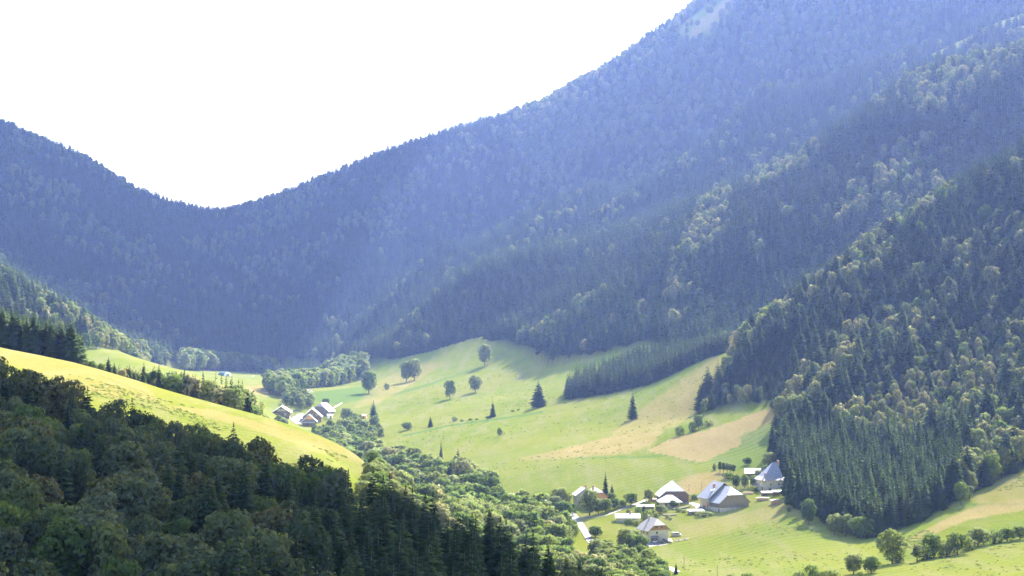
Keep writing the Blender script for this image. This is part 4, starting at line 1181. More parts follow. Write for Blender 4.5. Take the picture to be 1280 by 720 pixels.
M['white_paint'] = simple_mat("white paint", (0.72, 0.72, 0.72), (0.80, 0.80, 0.80), 1.0, 0.6)
M['brick'] = simple_mat("brick chimney", (0.28, 0.15, 0.11), (0.38, 0.22, 0.16), 3.0, 0.9)
M['teal'] = simple_mat("teal plastic sheet", (0.02, 0.075, 0.09), (0.03, 0.10, 0.12), 0.8, 0.5)
M['log'] = simple_mat("split firewood", (0.24, 0.16, 0.11), (0.42, 0.31, 0.22), 4.0, 0.95)
M['pole_wood'] = simple_mat("grey pole wood", (0.13, 0.11, 0.09), (0.20, 0.17, 0.14), 2.0, 0.9)
M['black_paint'] = simple_mat("black car paint", (0.012, 0.013, 0.016), (0.02, 0.021, 0.025), 1.0, 0.2, spec=0.6)
M['silver_paint'] = simple_mat("silver car paint", (0.12, 0.125, 0.135), (0.17, 0.175, 0.185), 1.0, 0.3, spec=0.6)
M['white_car'] = simple_mat("white car paint", (0.70, 0.70, 0.72), (0.76, 0.76, 0.78), 1.0, 0.3, spec=0.6)
M['rubber'] = simple_mat("black rubber", (0.02, 0.02, 0.02), (0.035, 0.035, 0.035), 3.0, 0.85)
M['rim'] = simple_mat("grey metal", (0.35, 0.35, 0.36), (0.45, 0.45, 0.46), 3.0, 0.4, metal=0.6)
M['lamp_glass'] = simple_mat("clear lamp glass", (0.7, 0.7, 0.68), (0.8, 0.8, 0.78), 3.0, 0.2)
M['red_lens'] = simple_mat("red lens", (0.35, 0.02, 0.02), (0.45, 0.03, 0.03), 3.0, 0.3)

def place(name, label, cat, px, py, local, rotdeg, ymin=600.0, group=None):
    """an Empty at the thing's base; the local spot given lies where the photograph shows it"""
    x, y, z = hit(px, py, ymin)
    a = math.radians(rotdeg)
    ox = x - (local[0] * math.cos(a) - local[1] * math.sin(a))
    oy = y - (local[0] * math.sin(a) + local[1] * math.cos(a))
    o = link(name, None, None, (ox, oy, z), a)
    return tag(o, label, cat, group)

def gable_poly(a, e, tp, hip):
    """front wall outline: half width a, eave e, pitch tan tp, hip = share of the gable cut by a half hip"""
    r = e + a * tp
    zt = r - hip * (r - e)
    if hip > 0: return [(-a, e), (-a * hip, zt), (a * hip, zt), (a, e)], r, zt
    return [(-a, e), (0, r), (a, e)], r, r

def gable_roof(parent, name, mat, w, y0, y1, e, tp, hip0=0.0, hip1=0.0, over=0.7, t=0.22, over0=None, over1=None, edge=None):
    """ridge along y; hip0 / hip1: half hips at the front and back ends"""
    a = w / 2; r = e + a * tp + t + 0.03
    o0 = over if over0 is None else over0
    o1 = over if over1 is None else over1
    s = Shape()
    ez = r - (a + over) * tp
    def hipdata(h, y, sgn, o):
        if h <= 0: return None
        hx = a * h + o; hz = r - hx * tp
        return (hx, y + sgn * o, hz, y - sgn * a * h)     # corner x, corner y, corner z, ridge y
    f, b_ = hipdata(hip0, y0, -1, o0), hipdata(hip1, y1, 1, o1)
    ry0 = f[3] if f else y0 - o0
    ry1 = b_[3] if b_ else y1 + o1
    for sx in (-1, 1):
        top = [(0, ry0, r)]
        if f: top.append((sx * f[0], f[1], f[2]))
        top.append((sx * (a + over), y0 - o0, ez))
        top.append((sx * (a + over), y1 + o1, ez))
        if b_: top.append((sx * b_[0], b_[1], b_[2]))
        top.append((0, ry1, r))
        s.slab(top, t)
    for h in (f, b_):
        if h: s.slab([(0, h[3], r), (h[0], h[1], h[2]), (-h[0], h[1], h[2])], t)
    return s.build(name, mat, parent), r

def hip_roof(parent, name, mat, w, y0, y1, e, rise, over=0.6, t=0.2, x0=None, ridge_x=False):
    a = w / 2 + over
    s = Shape()
    if ridge_x:                      # ridge runs along x
        d = (y1 - y0) / 2 + over; ym = (y0 + y1) / 2; rx = max(0.3, a - d)
        A, B = (-rx, ym, e + rise), (rx, ym, e + rise)
        c = [(-a, y0 - over, e), (a, y0 - over, e), (a, y1 + over, e), (-a, y1 + over, e)]
        for top in ([c[0], c[1], B, A], [c[2], c[3], A, B], [c[1], c[2], B], [c[3], c[0], A]): s.slab(top, t)
    else:
        ra, rb = y0 + w / 2, y1 - w / 2
        A, B = (0, min(ra, rb), e + rise), (0, max(ra, rb), e + rise)
        c = [(-a, y0 - over, e), (a, y0 - over, e), (a, y1 + over, e), (-a, y1 + over, e)]
        for top in ([c[0], c[1], A], [c[1], c[2], B, A], [c[2], c[3], B], [c[3], c[0], A, B]): s.slab(top, t)
    return s.build(name, mat, parent)

def window(parent, face, u, z, w, h, plane, frame='white_paint', name='window', bars=True):
    """a framed window on a wall: face 'front' (plane = y) or 'left' / 'right' (plane = x)"""
    s, p = Shape(), Shape()
    b = 0.10
    def bx(sh, u0, u1, z0, z1, d0, d1):
        if face == 'front': sh.box(u0, u1, plane - d1, plane - d0, z0, z1)
        elif face == 'left': sh.box(plane - d1, plane - d0, u0, u1, z0, z1)
        else: sh.box(plane + d0, plane + d1, u0, u1, z0, z1)
    bx(s, u - w / 2, u - w / 2 + b, z, z + h, -0.05, 0.08); bx(s, u + w / 2 - b, u + w / 2, z, z + h, -0.05, 0.08)
    bx(s, u - w / 2 + b, u + w / 2 - b, z, z + b, -0.05, 0.08); bx(s, u - w / 2 + b, u + w / 2 - b, z + h - b, z + h, -0.05, 0.08)
    if bars: bx(s, u - 0.04, u + 0.04, z + b, z + h - b, -0.05, 0.07)
    bx(p, u - w / 2 + b, u + w / 2 - b, z + b, z + h - b, -0.04, 0.03)
    f = s.build(name, M[frame], parent)
    p.build('pane', M['dark_glass'], f)
    return f
def door(parent, face, u, z, w, h, plane, mat='brown_wood', name='door'):
    s, k = Shape(), Shape()
    if face == 'front':
        s.box(u - w / 2, u + w / 2, plane - 0.07, plane + 0.05, z, z + h); k.box(u + w / 2 - 0.22, u + w / 2 - 0.12, plane - 0.14, plane - 0.07, z + 1.0, z + 1.1)
    else:
        s.box(plane - 0.07, plane + 0.05, u - w / 2, u + w / 2, z, z + h); k.box(plane - 0.14, plane - 0.07, u + w / 2 - 0.22, u + w / 2 - 0.12, z + 1.0, z + 1.1)
    d = s.build(name, M[mat], parent)
    k.build('handle', M['rim'], d)
    return d
def walls(parent, w, y0, y1, zb, zt, mat, name='wall'):
    return Shape().box(-w / 2, w / 2, y0, y1, zb, zt).build(name, M[mat], parent)
def gable_walls(parent, w, y0, y1, e, tp, hip, mat, name='wall', zb=-4.0, hipb=None):
    g, r, zt = gable_poly(w / 2, e, tp, hip)
    poly = [(-w / 2, zb)] + [(u, v - 0.0) for u, v in g] + [(w / 2, zb)]
    return Shape().prism(poly, 'y', y0, y1).build(name, M[mat], parent)
def chimney(roof, x, y, z0, z1, w=0.9, mat='brick'):
    c = Shape().box(x - w / 2, x + w / 2, y - w / 2, y + w / 2, z0, z1).box(x - w / 2 - .1, x + w / 2 + .1, y - w / 2 - .1, y + w / 2 + .1, z1, z1 + 0.15)
    return c.build('chimney', M[mat], roof)

# the big farmhouse: stone ground floor, grey boarded barn end, two grey roofs in a step
h = place('farmhouse', "big farmhouse with stepped grey roofs and a grey boarded half hipped gable above stone walls", 'house', 900, 641, (-8.0, -10.0), 24)
T = math.tan(math.radians(40))
Shape().box(-8.0, 8.0, -10.0, 10.0, -5, 2.3).build('wall', M['beige'], h)
gable_walls(h, 16.3, -10.15, -0.2, 5.0, T, 0.42, 'grey_wood', 'gable_boarding', 2.3)
Shape().prism([(-8.0, 2.31)] + gable_poly(8.0, 5.6, T, 0)[0] + [(8.0, 2.31)], 'y', -0.15, 9.9).build('wall', M['beige'], h)
rf, r1 = gable_roof(h, 'roof', M['slate_light'], 16.3, -10.15, -0.4, 5.0, T, 0.42, 0, 0.9, 0.25, over1=0.0)
rb, r2 = gable_roof(h, 'roof', M['slate'], 16.6, -0.2, 10.0, 6.3, T, 0, 0, 1.0, 0.3, over0=0.55)
chimney(rb, -3.0, 4.5, r2 - 4.0, r2 - 0.9, 0.9)
for k, (yy, xx) in enumerate([(2.6, -4.3), (4.0, -4.6)]):
    zz = r2 - abs(xx) * T
    Shape().slab([(xx - 0.55, yy - 0.5, zz - 0.55 * T + .09), (xx + 0.55, yy - 0.5, zz + 0.55 * T + .09), (xx + 0.55, yy + 0.5, zz + 0.55 * T + .09), (xx - 0.55, yy + 0.5, zz - 0.55 * T + .09)], 0.08).build('skylight', M['white_paint'], rb)
for u, z, w_, hh in [(8.2, 3.4, 1.1, 1.5), (5.6, 3.4, 1.1, 1.5), (2.6, 3.4, 1.1, 1.5), (8.2, 0.5, 1.0, 1.3), (2.5, 0.5, 1.0, 1.3)]:
    window(h, 'left', u, z, w_, hh, -8.0)
door(h, 'left', 5.4, -0.2, 1.3, 2.2, -8.0)
Shape().box(-9.2, -8.01, 0.2, 4.8, 2.6, 2.75).box(-9.2, -9.1, 0.2, 4.8, 2.76, 3.7).build('balcony', M['orange_wood'], h)
for yy in (0.3, 4.7): Shape().bar((-9.1, yy, -3), (-9.1, yy, 2.6), 0.11, 0.11).build('post', M['brown_wood'], h)
for yy in (-7.5, -4.5, -1.8): window(h, 'left', yy, 0.4, 0.9, 1.1, -8.0)
door(h, 'left', -9.0, -0.4, 1.0, 2.1, -8.0)
for xx in (-5.0, 0.5, 4.8): window(h, 'front', xx, 0.5, 0.9, 0.9, -10.0)

# the hipped barn and its annex
h = place('barn', "dark boarded barn with a big white half hipped roof left of the farmhouse", 'barn', 861, 628, (6.9, -7.0), 3)
gable_walls(h, 13.8, -7, 8, 3.6, math.tan(math.radians(41)), 0.52, 'brown_wood', 'wall')
rf, r1 = gable_roof(h, 'roof', M['white_sheet'], 13.8, -7, 8, 3.6, math.tan(math.radians(41)), 0.52, 0.52, 1.3, 0.22)
Shape().box(-1.8, 1.8, -7.1, -6.95, 0, 3.2).build('barn_door', M['grey_wood'], h)
h = place('annex', "low plastered annex with a white hipped roof before the dark boarded barn", 'outbuilding', 827, 634.5, (-4.4, -3.2), 3)
walls(h, 9.4, -3.2, 3.4, -3, 2.75, 'beige')
hip_roof(h, 'roof', M['white_sheet'], 9.4, -3.2, 3.4, 2.75, 3.2, 1.3, 0.2, ridge_x=True)
door(h, 'front', -2.2, 0, 1.1, 2.1, -3.2); window(h, 'front', 1.2, 1.0, 1.0, 1.0, -3.2)

# low garage
h = place('garage', "long low garage with a white roof and beige walls beside the lane", 'garage', 771, 653.5, (-5.2, -2.6), -1)
g_t = math.tan(math.radians(25))
Shape().prism([(-2.8, -3), (-2.8, 2.5), (0, 2.5 + 2.8 * g_t), (2.8, 2.5), (2.8, -3)], 'x', -5.3, 5.3).build('wall', M['beige'], h)
s = Shape()
for sg in (-1, 1):
    s.slab([(-6.0, 0, 2.5 + 2.8 * g_t + .25), (6.0, 0, 2.5 + 2.8 * g_t + .25), (6.0, sg * 3.8, 2.5 - 1.0 * g_t + .25), (-6.0, sg * 3.8, 2.5 - 1.0 * g_t + .25)], 0.2)
rf = s.build('roof', M['white_sheet'], h)
chimney(rf, 1.6, 0.3, 3.2, 4.6, 0.7)
for xx in (-3.2, 0.2, 3.4): window(h, 'front', xx, 1.0, 0.9, 0.8, -2.8)

# flat roofed shed in the garden
h = place('shed', "low dark shed with a flat pale roof beyond the garage", 'shed', 807, 638.5, (0, -2.2), -4)
walls(h, 8.0, -2.2, 2.2, -2, 2.0, 'grey_wood')
Shape().slab([(-4.4, -2.7, 2.05), (4.4, -2.7, 2.05), (4.4, 2.7, 2.5), (-4.4, 2.7, 2.5)], 0.18).build('roof', M['grey_tile'], h)
door(h, 'front', -1.5, 0, 1.0, 1.8, -2.2)
h = place('woodshed', "tiny reddish lean-to left of the hipped barn's annex", 'shed', 819, 627.5, (0, -1), 2)
walls(h, 4.5, -1, 1, -2, 1.3, 'brick')
Shape().slab([(-2.6, -1.4, 1.3), (2.6, -1.4, 1.3), (2.6, 1.4, 1.7), (-2.6, 1.4, 1.7)], 0.12).build('roof', M['brown_wood'], h)

# the chalet with a wooden gable
h = place('chalet', "white walled chalet with an orange wooden gable and cars parked in front", 'house', 812, 679, (-4.6, -5.5), 21)
Tc = math.tan(math.radians(43))
Shape().box(-4.7, 4.7, -5.5, 5.5, -4, 5.6).build('wall', M['plaster'], h)
gable_walls(h, 9.6, -5.6, 5.6, 6.0, Tc, 0.40, 'warm_wood', 'gable_boarding', 5.6)
rf, r1 = gable_roof(h, 'roof', M['grey_tile'], 9.6, -5.6, 5.6, 6.0, Tc, 0.40, 0.40, 1.1, 0.22)
chimney(rf, -1.2, 2.5, r1 - 1.8, r1 + 0.8, 0.7, 'plaster')
for xx, w_ in ((-1.2, 1.3), (1.6, 0.8)): window(h, 'front', xx, 6.5, w_, 1.2, -5.6, 'brown_wood')
window(h, 'front', -0.9, 3.9, 0.9, 1.1, -5.5, 'brown_wood'); window(h, 'front', 2.5, 0.9, 0.9, 0.8, -5.5, 'brown_wood')
for yy in (-3.4, 0.5, 3.4): window(h, 'left', yy, 3.6, 1.1, 1.4, -4.7, 'warm_wood')
window(h, 'left', -2.6, 0.8, 1.0, 1.1, -4.7, 'brown_wood')
Shape().slab([(-3.9, -7.4, 2.5), (-0.5, -7.4, 2.5), (-0.5, -5.55, 3.1), (-3.9, -5.55, 3.1)], 0.15).build('porch_roof', M['slate'], h)
Shape().box(-3.7, -0.7, -5.62, -5.46, -0.2, 2.2).build('garage_door', M['brown_wood'], h)
for xx in (-3.8, -0.6): Shape().bar((xx, -7.2, -1.5), (xx, -7.2, 2.42), 0.09, 0.09).build('post', M['brown_wood'], h)

# stone house by the plantation
h = place('stone_house', "tall beige stone house with a steep blue grey roof half hidden by the spruce plantation", 'house', 955.5, 614.5, (-5.6, -5.5), 14)
walls(h, 12.4, -5.5, 6.0, -4, 5.4, 'beige')
s = Shape()
lo, mi, ri = 5.45, 7.1, 14.2
c0 = [(-7.2, -6.5, lo), (7.2, -6.5, lo), (7.2, 7.0, lo), (-7.2, 7.0, lo)]
c1 = [(-5.0, -4.2, mi), (5.0, -4.2, mi), (5.0, 4.7, mi), (-5.0, 4.7, mi)]
s2 = Shape()
for k in range(4): s2.slab([c0[k], c0[(k + 1) % 4], c1[(k + 1) % 4], c1[k]], 0.18)
A_, B_ = (1.2, 0.2, ri), (3.4, 0.2, ri)
for top in ([c1[0], c1[1], B_, A_], [c1[1], c1[2], B_], [c1[2], c1[3], A_, B_], [c1[3], c1[0], A_]): s.slab([(x, y, z + 0.02) for x, y, z in top], 0.2)
rf = s.build('roof', M['slate_blue'], h)
s2.build('roof_skirt', M['grey_tile'], h)
chimney(rf, 3.9, -0.4, 12.2, 15.0, 0.9)
chimney(rf, -4.4, -3.2, 6.6, 9.0, 0.7)
for xx in (-2.2, 2.2): window(h, 'front', xx, 2.6, 1.3, 1.5, -5.5)
window(h, 'front', -2.6, 0.1, 1.4, 1.2, -5.5, 'brown_wood'); window(h, 'front', 2.0, 0.1, 1.2, 1.2, -5.5, 'brown_wood')
for yy in (-2.5, 2.0): window(h, 'left', yy, 2.6, 1.2, 1.5, -6.2)
door(h, 'left', -4.2, 0, 1.1, 2.1, -6.2)
h = place('house_annex', "little annex with a pale sloping roof at the stone house's left side", 'outbuilding', 952, 610.5, (0, -2.4), 14)
walls(h, 5.0, -2.4, 2.6, -3, 2.6, 'beige')
Shape().slab([(-3.4, -3.2, 2.0), (2.6, -3.2, 4.6), (2.6, 3.0, 4.6), (-3.4, 3.0, 2.0)], 0.18).build('roof', M['grey_tile'], h)
window(h, 'front', 0.8, 0.9, 0.9, 1.1, -2.4); door(h, 'front', -1.4, 0, 1.0, 2.0, -2.4)

# white roofed shed on the slope behind
h = place('shed', "dark walled shed with a bright white roof on the slope behind the garden trees", 'shed', 933, 597, (-4.2, -3.0), -6)
g_t = math.tan(math.radians(32))
Shape().prism([(-3.0, -3), (-3.0, 2.3), (0, 2.3 + 3.0 * g_t), (3.0, 2.3), (3.0, -3)], 'x', -4.6, 4.6).build('wall', M['brown_wood'], h)
s = Shape()
for sg in (-1, 1):
    s.slab([(-5.2, 0, 2.3 + 3.0 * g_t + .24), (5.2, 0, 2.3 + 3.0 * g_t + .24), (5.2, sg * 3.9, 2.3 - .9 * g_t + .24), (-5.2, sg * 3.9, 2.3 - .9 * g_t + .24)], 0.18)
s.build('roof', M['white_sheet'], h)
door(h, 'front', 0, 0, 1.8, 2.0, -3.0, 'grey_wood')

# shelters and wood piles before the stone house
def shelter(px, py, w, d, z, label, rot=0):
    h = place('shelter', label, 'shelter', px, py, (0, -d / 2), rot)
    Shape().slab([(-w / 2 - .3, -d / 2 - .3, z), (w / 2 + .3, -d / 2 - .3, z), (w / 2 + .3, d / 2 + .3, z + .5), (-w / 2 - .3, d / 2 + .3, z + .5)], 0.12).build('roof', M['white_sheet'], h)
    for sx in (-1, 1):
        for sy in (-1, 1): Shape().bar((sx * w / 2, sy * d / 2, -2), (sx * w / 2, sy * d / 2, z - 0.05 + (0.46 if sy > 0 else 0)), 0.09, 0.09).build('post', M['brown_wood'], h)
    Shape().box(-w / 2 + .1, w / 2 - .1, d / 2 - .1, d / 2, -1.5, z).build('back_wall', M['brown_wood'], h)
shelter(960, 620.5, 5.5, 3.0, 1.7, "low open shelter with a flat white roof before the stone house", 4)
shelter(972, 620.5, 4.2, 3.0, 2.2, "second small white roofed shelter close to the plantation's edge", 2)
def wood_pile(px, py, w, d, z, label, cover=None, rot=0, group=None):
    h = place('wood_pile', label, 'wood pile', px, py, (0, -d / 2), rot, group=group)
    s = Shape()
    r = 0.24; nx = int(w / (2 * r)); nz = max(2, int(z / (2 * r * 0.87)))
    for k in range(nz):
        for i in range(nx - (k % 2)):
            x = -w / 2 + r + 2 * r * i + (r if k % 2 else 0)
            s.bar((x, -d / 2 - random.uniform(0, .12), -0.1 + r + k * 2 * r * 0.87), (x, d / 2, -0.1 + r + k * 2 * r * 0.87), r * random.uniform(0.88, 1.0), r * 0.95, 6)
    lg = s.build('logs', M['log'], h)
    if cover:
        Shape().slab([(-w / 2 - .1, -d / 2 - .2, z + .1), (0, -d / 2 - .2, z + .32), (w / 2 + .1, -d / 2 - .2, z + .1), (w / 2 + .1, d / 2 + .2, z + .1), (0, d / 2 + .2, z + .32), (-w / 2 - .1, d / 2 + .2, z + .1)], 0.06).build('cover', M[cover], h)
wood_pile(953.5, 626.5, 6.4, 1.6, 1.5, "long brown wood pile before the white roofed shelters", 'grey_tile', -3)
wood_pile(970, 631.5, 4.6, 2.6, 2.1, "tall wood pile under pale sheets at the plantation's edge", 'white_sheet', 8)
wood_pile(936, 618.5, 5.6, 1.2, 1.3, "wood pile against the bank right of the farmhouse roof", None, -4)
h = place('shed', "low grey lean-to with a pale flat roof in the grass left of the farmhouse", 'shed', 871, 643.5, (0, -1.6), 12)
walls(h, 7.4, -1.6, 1.6, -2, 1.7, 'grey_wood')
Shape().slab([(-4.0, -2.0, 1.72), (4.0, -2.0, 1.72), (4.0, 2.0, 2.2), (-4.0, 2.0, 2.2)], 0.15).build('roof', M['slate_light'], h)
door(h, 'front', -2.0, -0.3, 1.1, 1.7, -1.6)
def stone_wall(pix, label, hgt=0.9):
    pts = [hit(a, b_, 600) for a, b_ in pix]
    o = tag(link('stone_wall', None, None, pts[0]), label, 'wall')
    r = np.random.default_rng(int(pts[0][0] * 10) & 255)
    datas = []
    for k in range(4):
        sh = Shape(); q = lambda: r.uniform(-.06, .06)
        vs = [(sx * .34 + q(), sy * .30 + q(), z + q()) for z in (0, .42) for sx, sy in ((-1, -1), (1, -1), (1, 1), (-1, 1))]
        sh.add(vs, [(0, 3, 2, 1), (4, 5, 6, 7), (0, 1, 5, 4), (1, 2, 6, 5), (2, 3, 7, 6), (3, 0, 4, 7)])
        datas.append(sh.data('stone', M['stone']))
    n = 0
    for a, b_ in zip(pts[:-1], pts[1:]):
        L = math.dist(a[:2], b_[:2]); ang = math.atan2(b_[1] - a[1], b_[0] - a[0])
        for i in range(int(L / 0.70)):
            t_ = (i + .5) * 0.70 / L
            x, y = a[0] + (b_[0] - a[0]) * t_, a[1] + (b_[1] - a[1]) * t_
            z = float(height(x, y)[0])
            for c in range(2):
                if n >= 290: break
                st = link('stone', datas[int(r.integers(4))], o, (x - pts[0][0] + (0.3 * math.cos(ang) if c else 0), y - pts[0][1] + (0.3 * math.sin(ang) if c else 0), z - pts[0][2] - 0.08 + c * 0.44), ang + r.uniform(-.1, .1)); n += 1
stone_wall([(841, 638), (850, 637), (862, 634.5)], "low grey stone wall on the bank below the barn")
stone_wall([(828, 645), (838, 645.5), (846, 644.5)], "low stone border of the garden above the chalet")

# house hidden among trees
h = place('hidden_house', "pinkish house with pale roofs almost hidden behind dark leafy trees by the lane", 'house', 748, 634, (0, -5), 12)
gable_walls(h, 9.5, -5, 5, 5.2, math.tan(math.radians(38)), 0.35, 'orange_wood', 'wall')
rf, r1 = gable_roof(h, 'roof', M['grey_tile'], 9.5, -5, 5, 5.2, math.tan(math.radians(38)), 0.35, 0, 0.9, 0.2)
chimney(rf, -1.5, 0, r1 - 1.4, r1 + 1.0, 0.7)
for xx in (-2.4, 1.8): window(h, 'front', xx, 3.0, 1.0, 1.3, -5)
door(h, 'front', 0, 0, 1.1, 2.1, -5)
h = place('hidden_house', "pale roofed house end showing left of the big dark tree by the lane", 'house', 732, 632, (0, -4), 12)
gable_walls(h, 9.0, -4, 4, 5.2, math.tan(math.radians(36)), 0, 'beige', 'wall')
rf, r1 = gable_roof(h, 'roof', M['grey_tile'], 9.0, -4, 4, 5.2, math.tan(math.radians(36)), 0, 0, 0.9, 0.2)
chimney(rf, 1.0, 0, r1 - 1.0, r1 + 1.1, 0.7)
for xx in (-2.2, 2.2): window(h, 'front', xx, 2.6, 1.0, 1.3, -4)

# far hamlet
def sunlit_edge(h, w, yf, r, tp, over):  # white boards put in for the roof slope's sunlit edge
    a = w / 2 + over
    for sg in (-1, 1):
        s_ = Shape()
        s_.add([(0, yf - .12, r + .08), (sg * a, yf - .12, r - a * tp + .08), (sg * a, yf - .12, r - a * tp - .75), (0, yf - .12, r - .75), (0, yf - .01, r + .08), (sg * a, yf - .01, r - a * tp + .08), (sg * a, yf - .01, r - a * tp - .75), (0, yf - .01, r - .75)],
               [(0, 1, 2, 3), (7, 6, 5, 4), (0, 4, 5, 1), (1, 5, 6, 2), (2, 6, 7, 3), (3, 7, 4, 0)])
        s_.build('sunlit_verge', M['white_paint'], h)
h = place('chalet', "brown wooden chalet with a lit window row and wide gable roof in the far hamlet", 'house', 351.5, 521, (0, -6), 2, 1300)
sunlit_edge(h, 13.0, -7.5, 4.0 + 6.5 * math.tan(math.radians(33)) + 0.38, math.tan(math.radians(33)), 1.5)
gable_walls(h, 13.0, -6, 7, 4.0, math.tan(math.radians(33)), 0, 'brown_wood', 'wall')
rf, r1 = gable_roof(h, 'roof', M['slate'], 13.0, -6, 7, 4.0, math.tan(math.radians(33)), 0, 0, 1.5, 0.35)
for xx in (-2.4, -0.8, 0.8, 2.4): window(h, 'front', xx, 4.3, 1.3, 1.5, -6)
for xx in (-3.6, 3.2): window(h, 'front', xx, 1.0, 1.3, 1.4, -6)
door(h, 'front', 0.2, 0, 1.3, 2.2, -6)
chimney(rf, 2.0, 2.0, r1 - 1.6, r1 + 0.9, 0.8)
h = place('far_farmhouse', "large dark boarded farmhouse with sunlit roof edges beside the pale yard of the far hamlet", 'house', 378.5, 528, (-7.2, -7), 4, 1300)
Tf = math.tan(math.radians(40))
gable_walls(h, 15.0, -7, 9, 4.6, Tf, 0, 'brown_wood', 'wall')
rf, r1 = gable_roof(h, 'roof', M['slate'], 15.0, -7, 9, 4.6, Tf, 0, 0, 0.9, 0.4)
sunlit_edge(h, 15.0, -7.9, r1, Tf, 0.9)
for xx in (-3.5, 0.2, 3.8): window(h, 'front', xx, 5.2, 1.3, 1.4, -7)
door(h, 'front', 5.0, -0.2, 2.2, 2.4, -7, 'grey_wood')
h = place('annex', "low annex with a salmon hipped gable before the large farmhouse of the far hamlet", 'outbuilding', 378.5, 532.5, (-5.0, -4), 4, 1300)
Shape().box(-5.3, 5.3, -4, 3.2, -3, 3.0).build('wall', M['grey_wood'], h)
gable_walls(h, 10.8, -4.1, 3.2, 3.6, math.tan(math.radians(42)), 0, 'grey_wood', 'gable_boarding', 3.0)
s = Shape(); s.prism([(-3.0, 5.3), (0, 5.3 + 2.7), (3.0, 5.3)], 'y', -4.3, -4.12); s.build('gable_panel', M['orange_wood'], h)
rf, r1 = gable_roof(h, 'roof', M['white_sheet'], 10.8, -4.1, 3.2, 3.6, math.tan(math.radians(42)), 0, 0, 1.1, 0.4)
Shape().slab([(-6.6, -6.3, 2.5), (4.6, -6.3, 2.5), (4.6, -4.12, 3.3), (-6.6, -4.12, 3.3)], 0.25).build('porch_roof', M['white_sheet'], h)
for xx in (-6.2, 4.3): Shape().bar((xx, -6.1, -3), (xx, -6.1, 2.3), 0.1, 0.1).build('post', M['brown_wood'], h)
door(h, 'front', -1.5, -0.2, 2.4, 2.4, -4)
h = place('far_barn', "grey barn with a steep lilac grey roof right behind the far hamlet's farmhouse", 'barn', 400, 521, (0, -6), -14, 1300)
gable_walls(h, 14.5, -6, 8, 4.4, Tf, 0.3, 'grey_wood', 'wall')
rf, r1 = gable_roof(h, 'roof', M['slate_light'], 14.5, -6, 8, 4.4, Tf, 0.3, 0, 1.0, 0.4)
door(h, 'front', 0, 0, 3.0, 3.0, -6)
h = place('shed', "small bluish shed at the right end of the far hamlet", 'shed', 412.5, 523.5, (0, -2), 5, 1300)
walls(h, 4.2, -2, 2, -2, 2.4, 'white_paint')
Shape().slab([(-2.5, -2.5, 2.4), (2.5, -2.5, 2.4), (2.5, 2.5, 3.5), (-2.5, 2.5, 3.5)], 0.2).build('roof', M['slate_blue'], h)
door(h, 'front', 0.6, 0, 1.2, 2.0, -2)
h = place('shed', "little red roofed hut by the dark larch above the brook", 'shed', 453.5, 523.5, (0, -2), -8, 1300)
walls(h, 5.2, -2, 2, -2, 2.2, 'orange_wood')
Shape().slab([(-3, -2.5, 2.2), (3, -2.5, 2.2), (3, 0, 3.4), (-3, 0, 3.4)], 0.18).slab([(-3, 0, 3.4), (3, 0, 3.4), (3, 2.5, 2.2), (-3, 2.5, 2.2)], 0.18).build('roof', M['brick'], h)
door(h, 'front', 0.5, 0, 1.1, 1.9, -2)
# tunnel greenhouse on the pasture behind the spruce belt
x_, y_, z_ = hit(281, 470, 1480)
h = tag(link('greenhouse', None, None, (x_, y_, z_), math.radians(32)), "arched tunnel greenhouse with a white end and teal cover behind the spruce belt", 'greenhouse')
arc = [(4.6 * math.cos(a), 4.6 * math.sin(a)) for a in np.linspace(0, math.pi, 13)]
Shape().prism(arc, 'y', -8, 8).build('cover', M['teal'], h)
Shape().prism([(u * 1.02, v * 1.02) for u, v in arc], 'y', -8.25, -8.02).build('end_wall', M['white_paint'], h)
Shape().box(-1.1, 1.1, -8.35, -8.26, 0, 2.4).build('door', M['grey_tile'], h)
for yy in (-4, 0, 4):
    s = Shape()
    for a in range(12): s.bar((arc[a][0] * 1.01, yy, arc[a][1] * 1.01), (arc[a + 1][0] * 1.01, yy, arc[a + 1][1] * 1.01), 0.08, 0.08, 4)
    s.build('hoop', M['rim'], h)

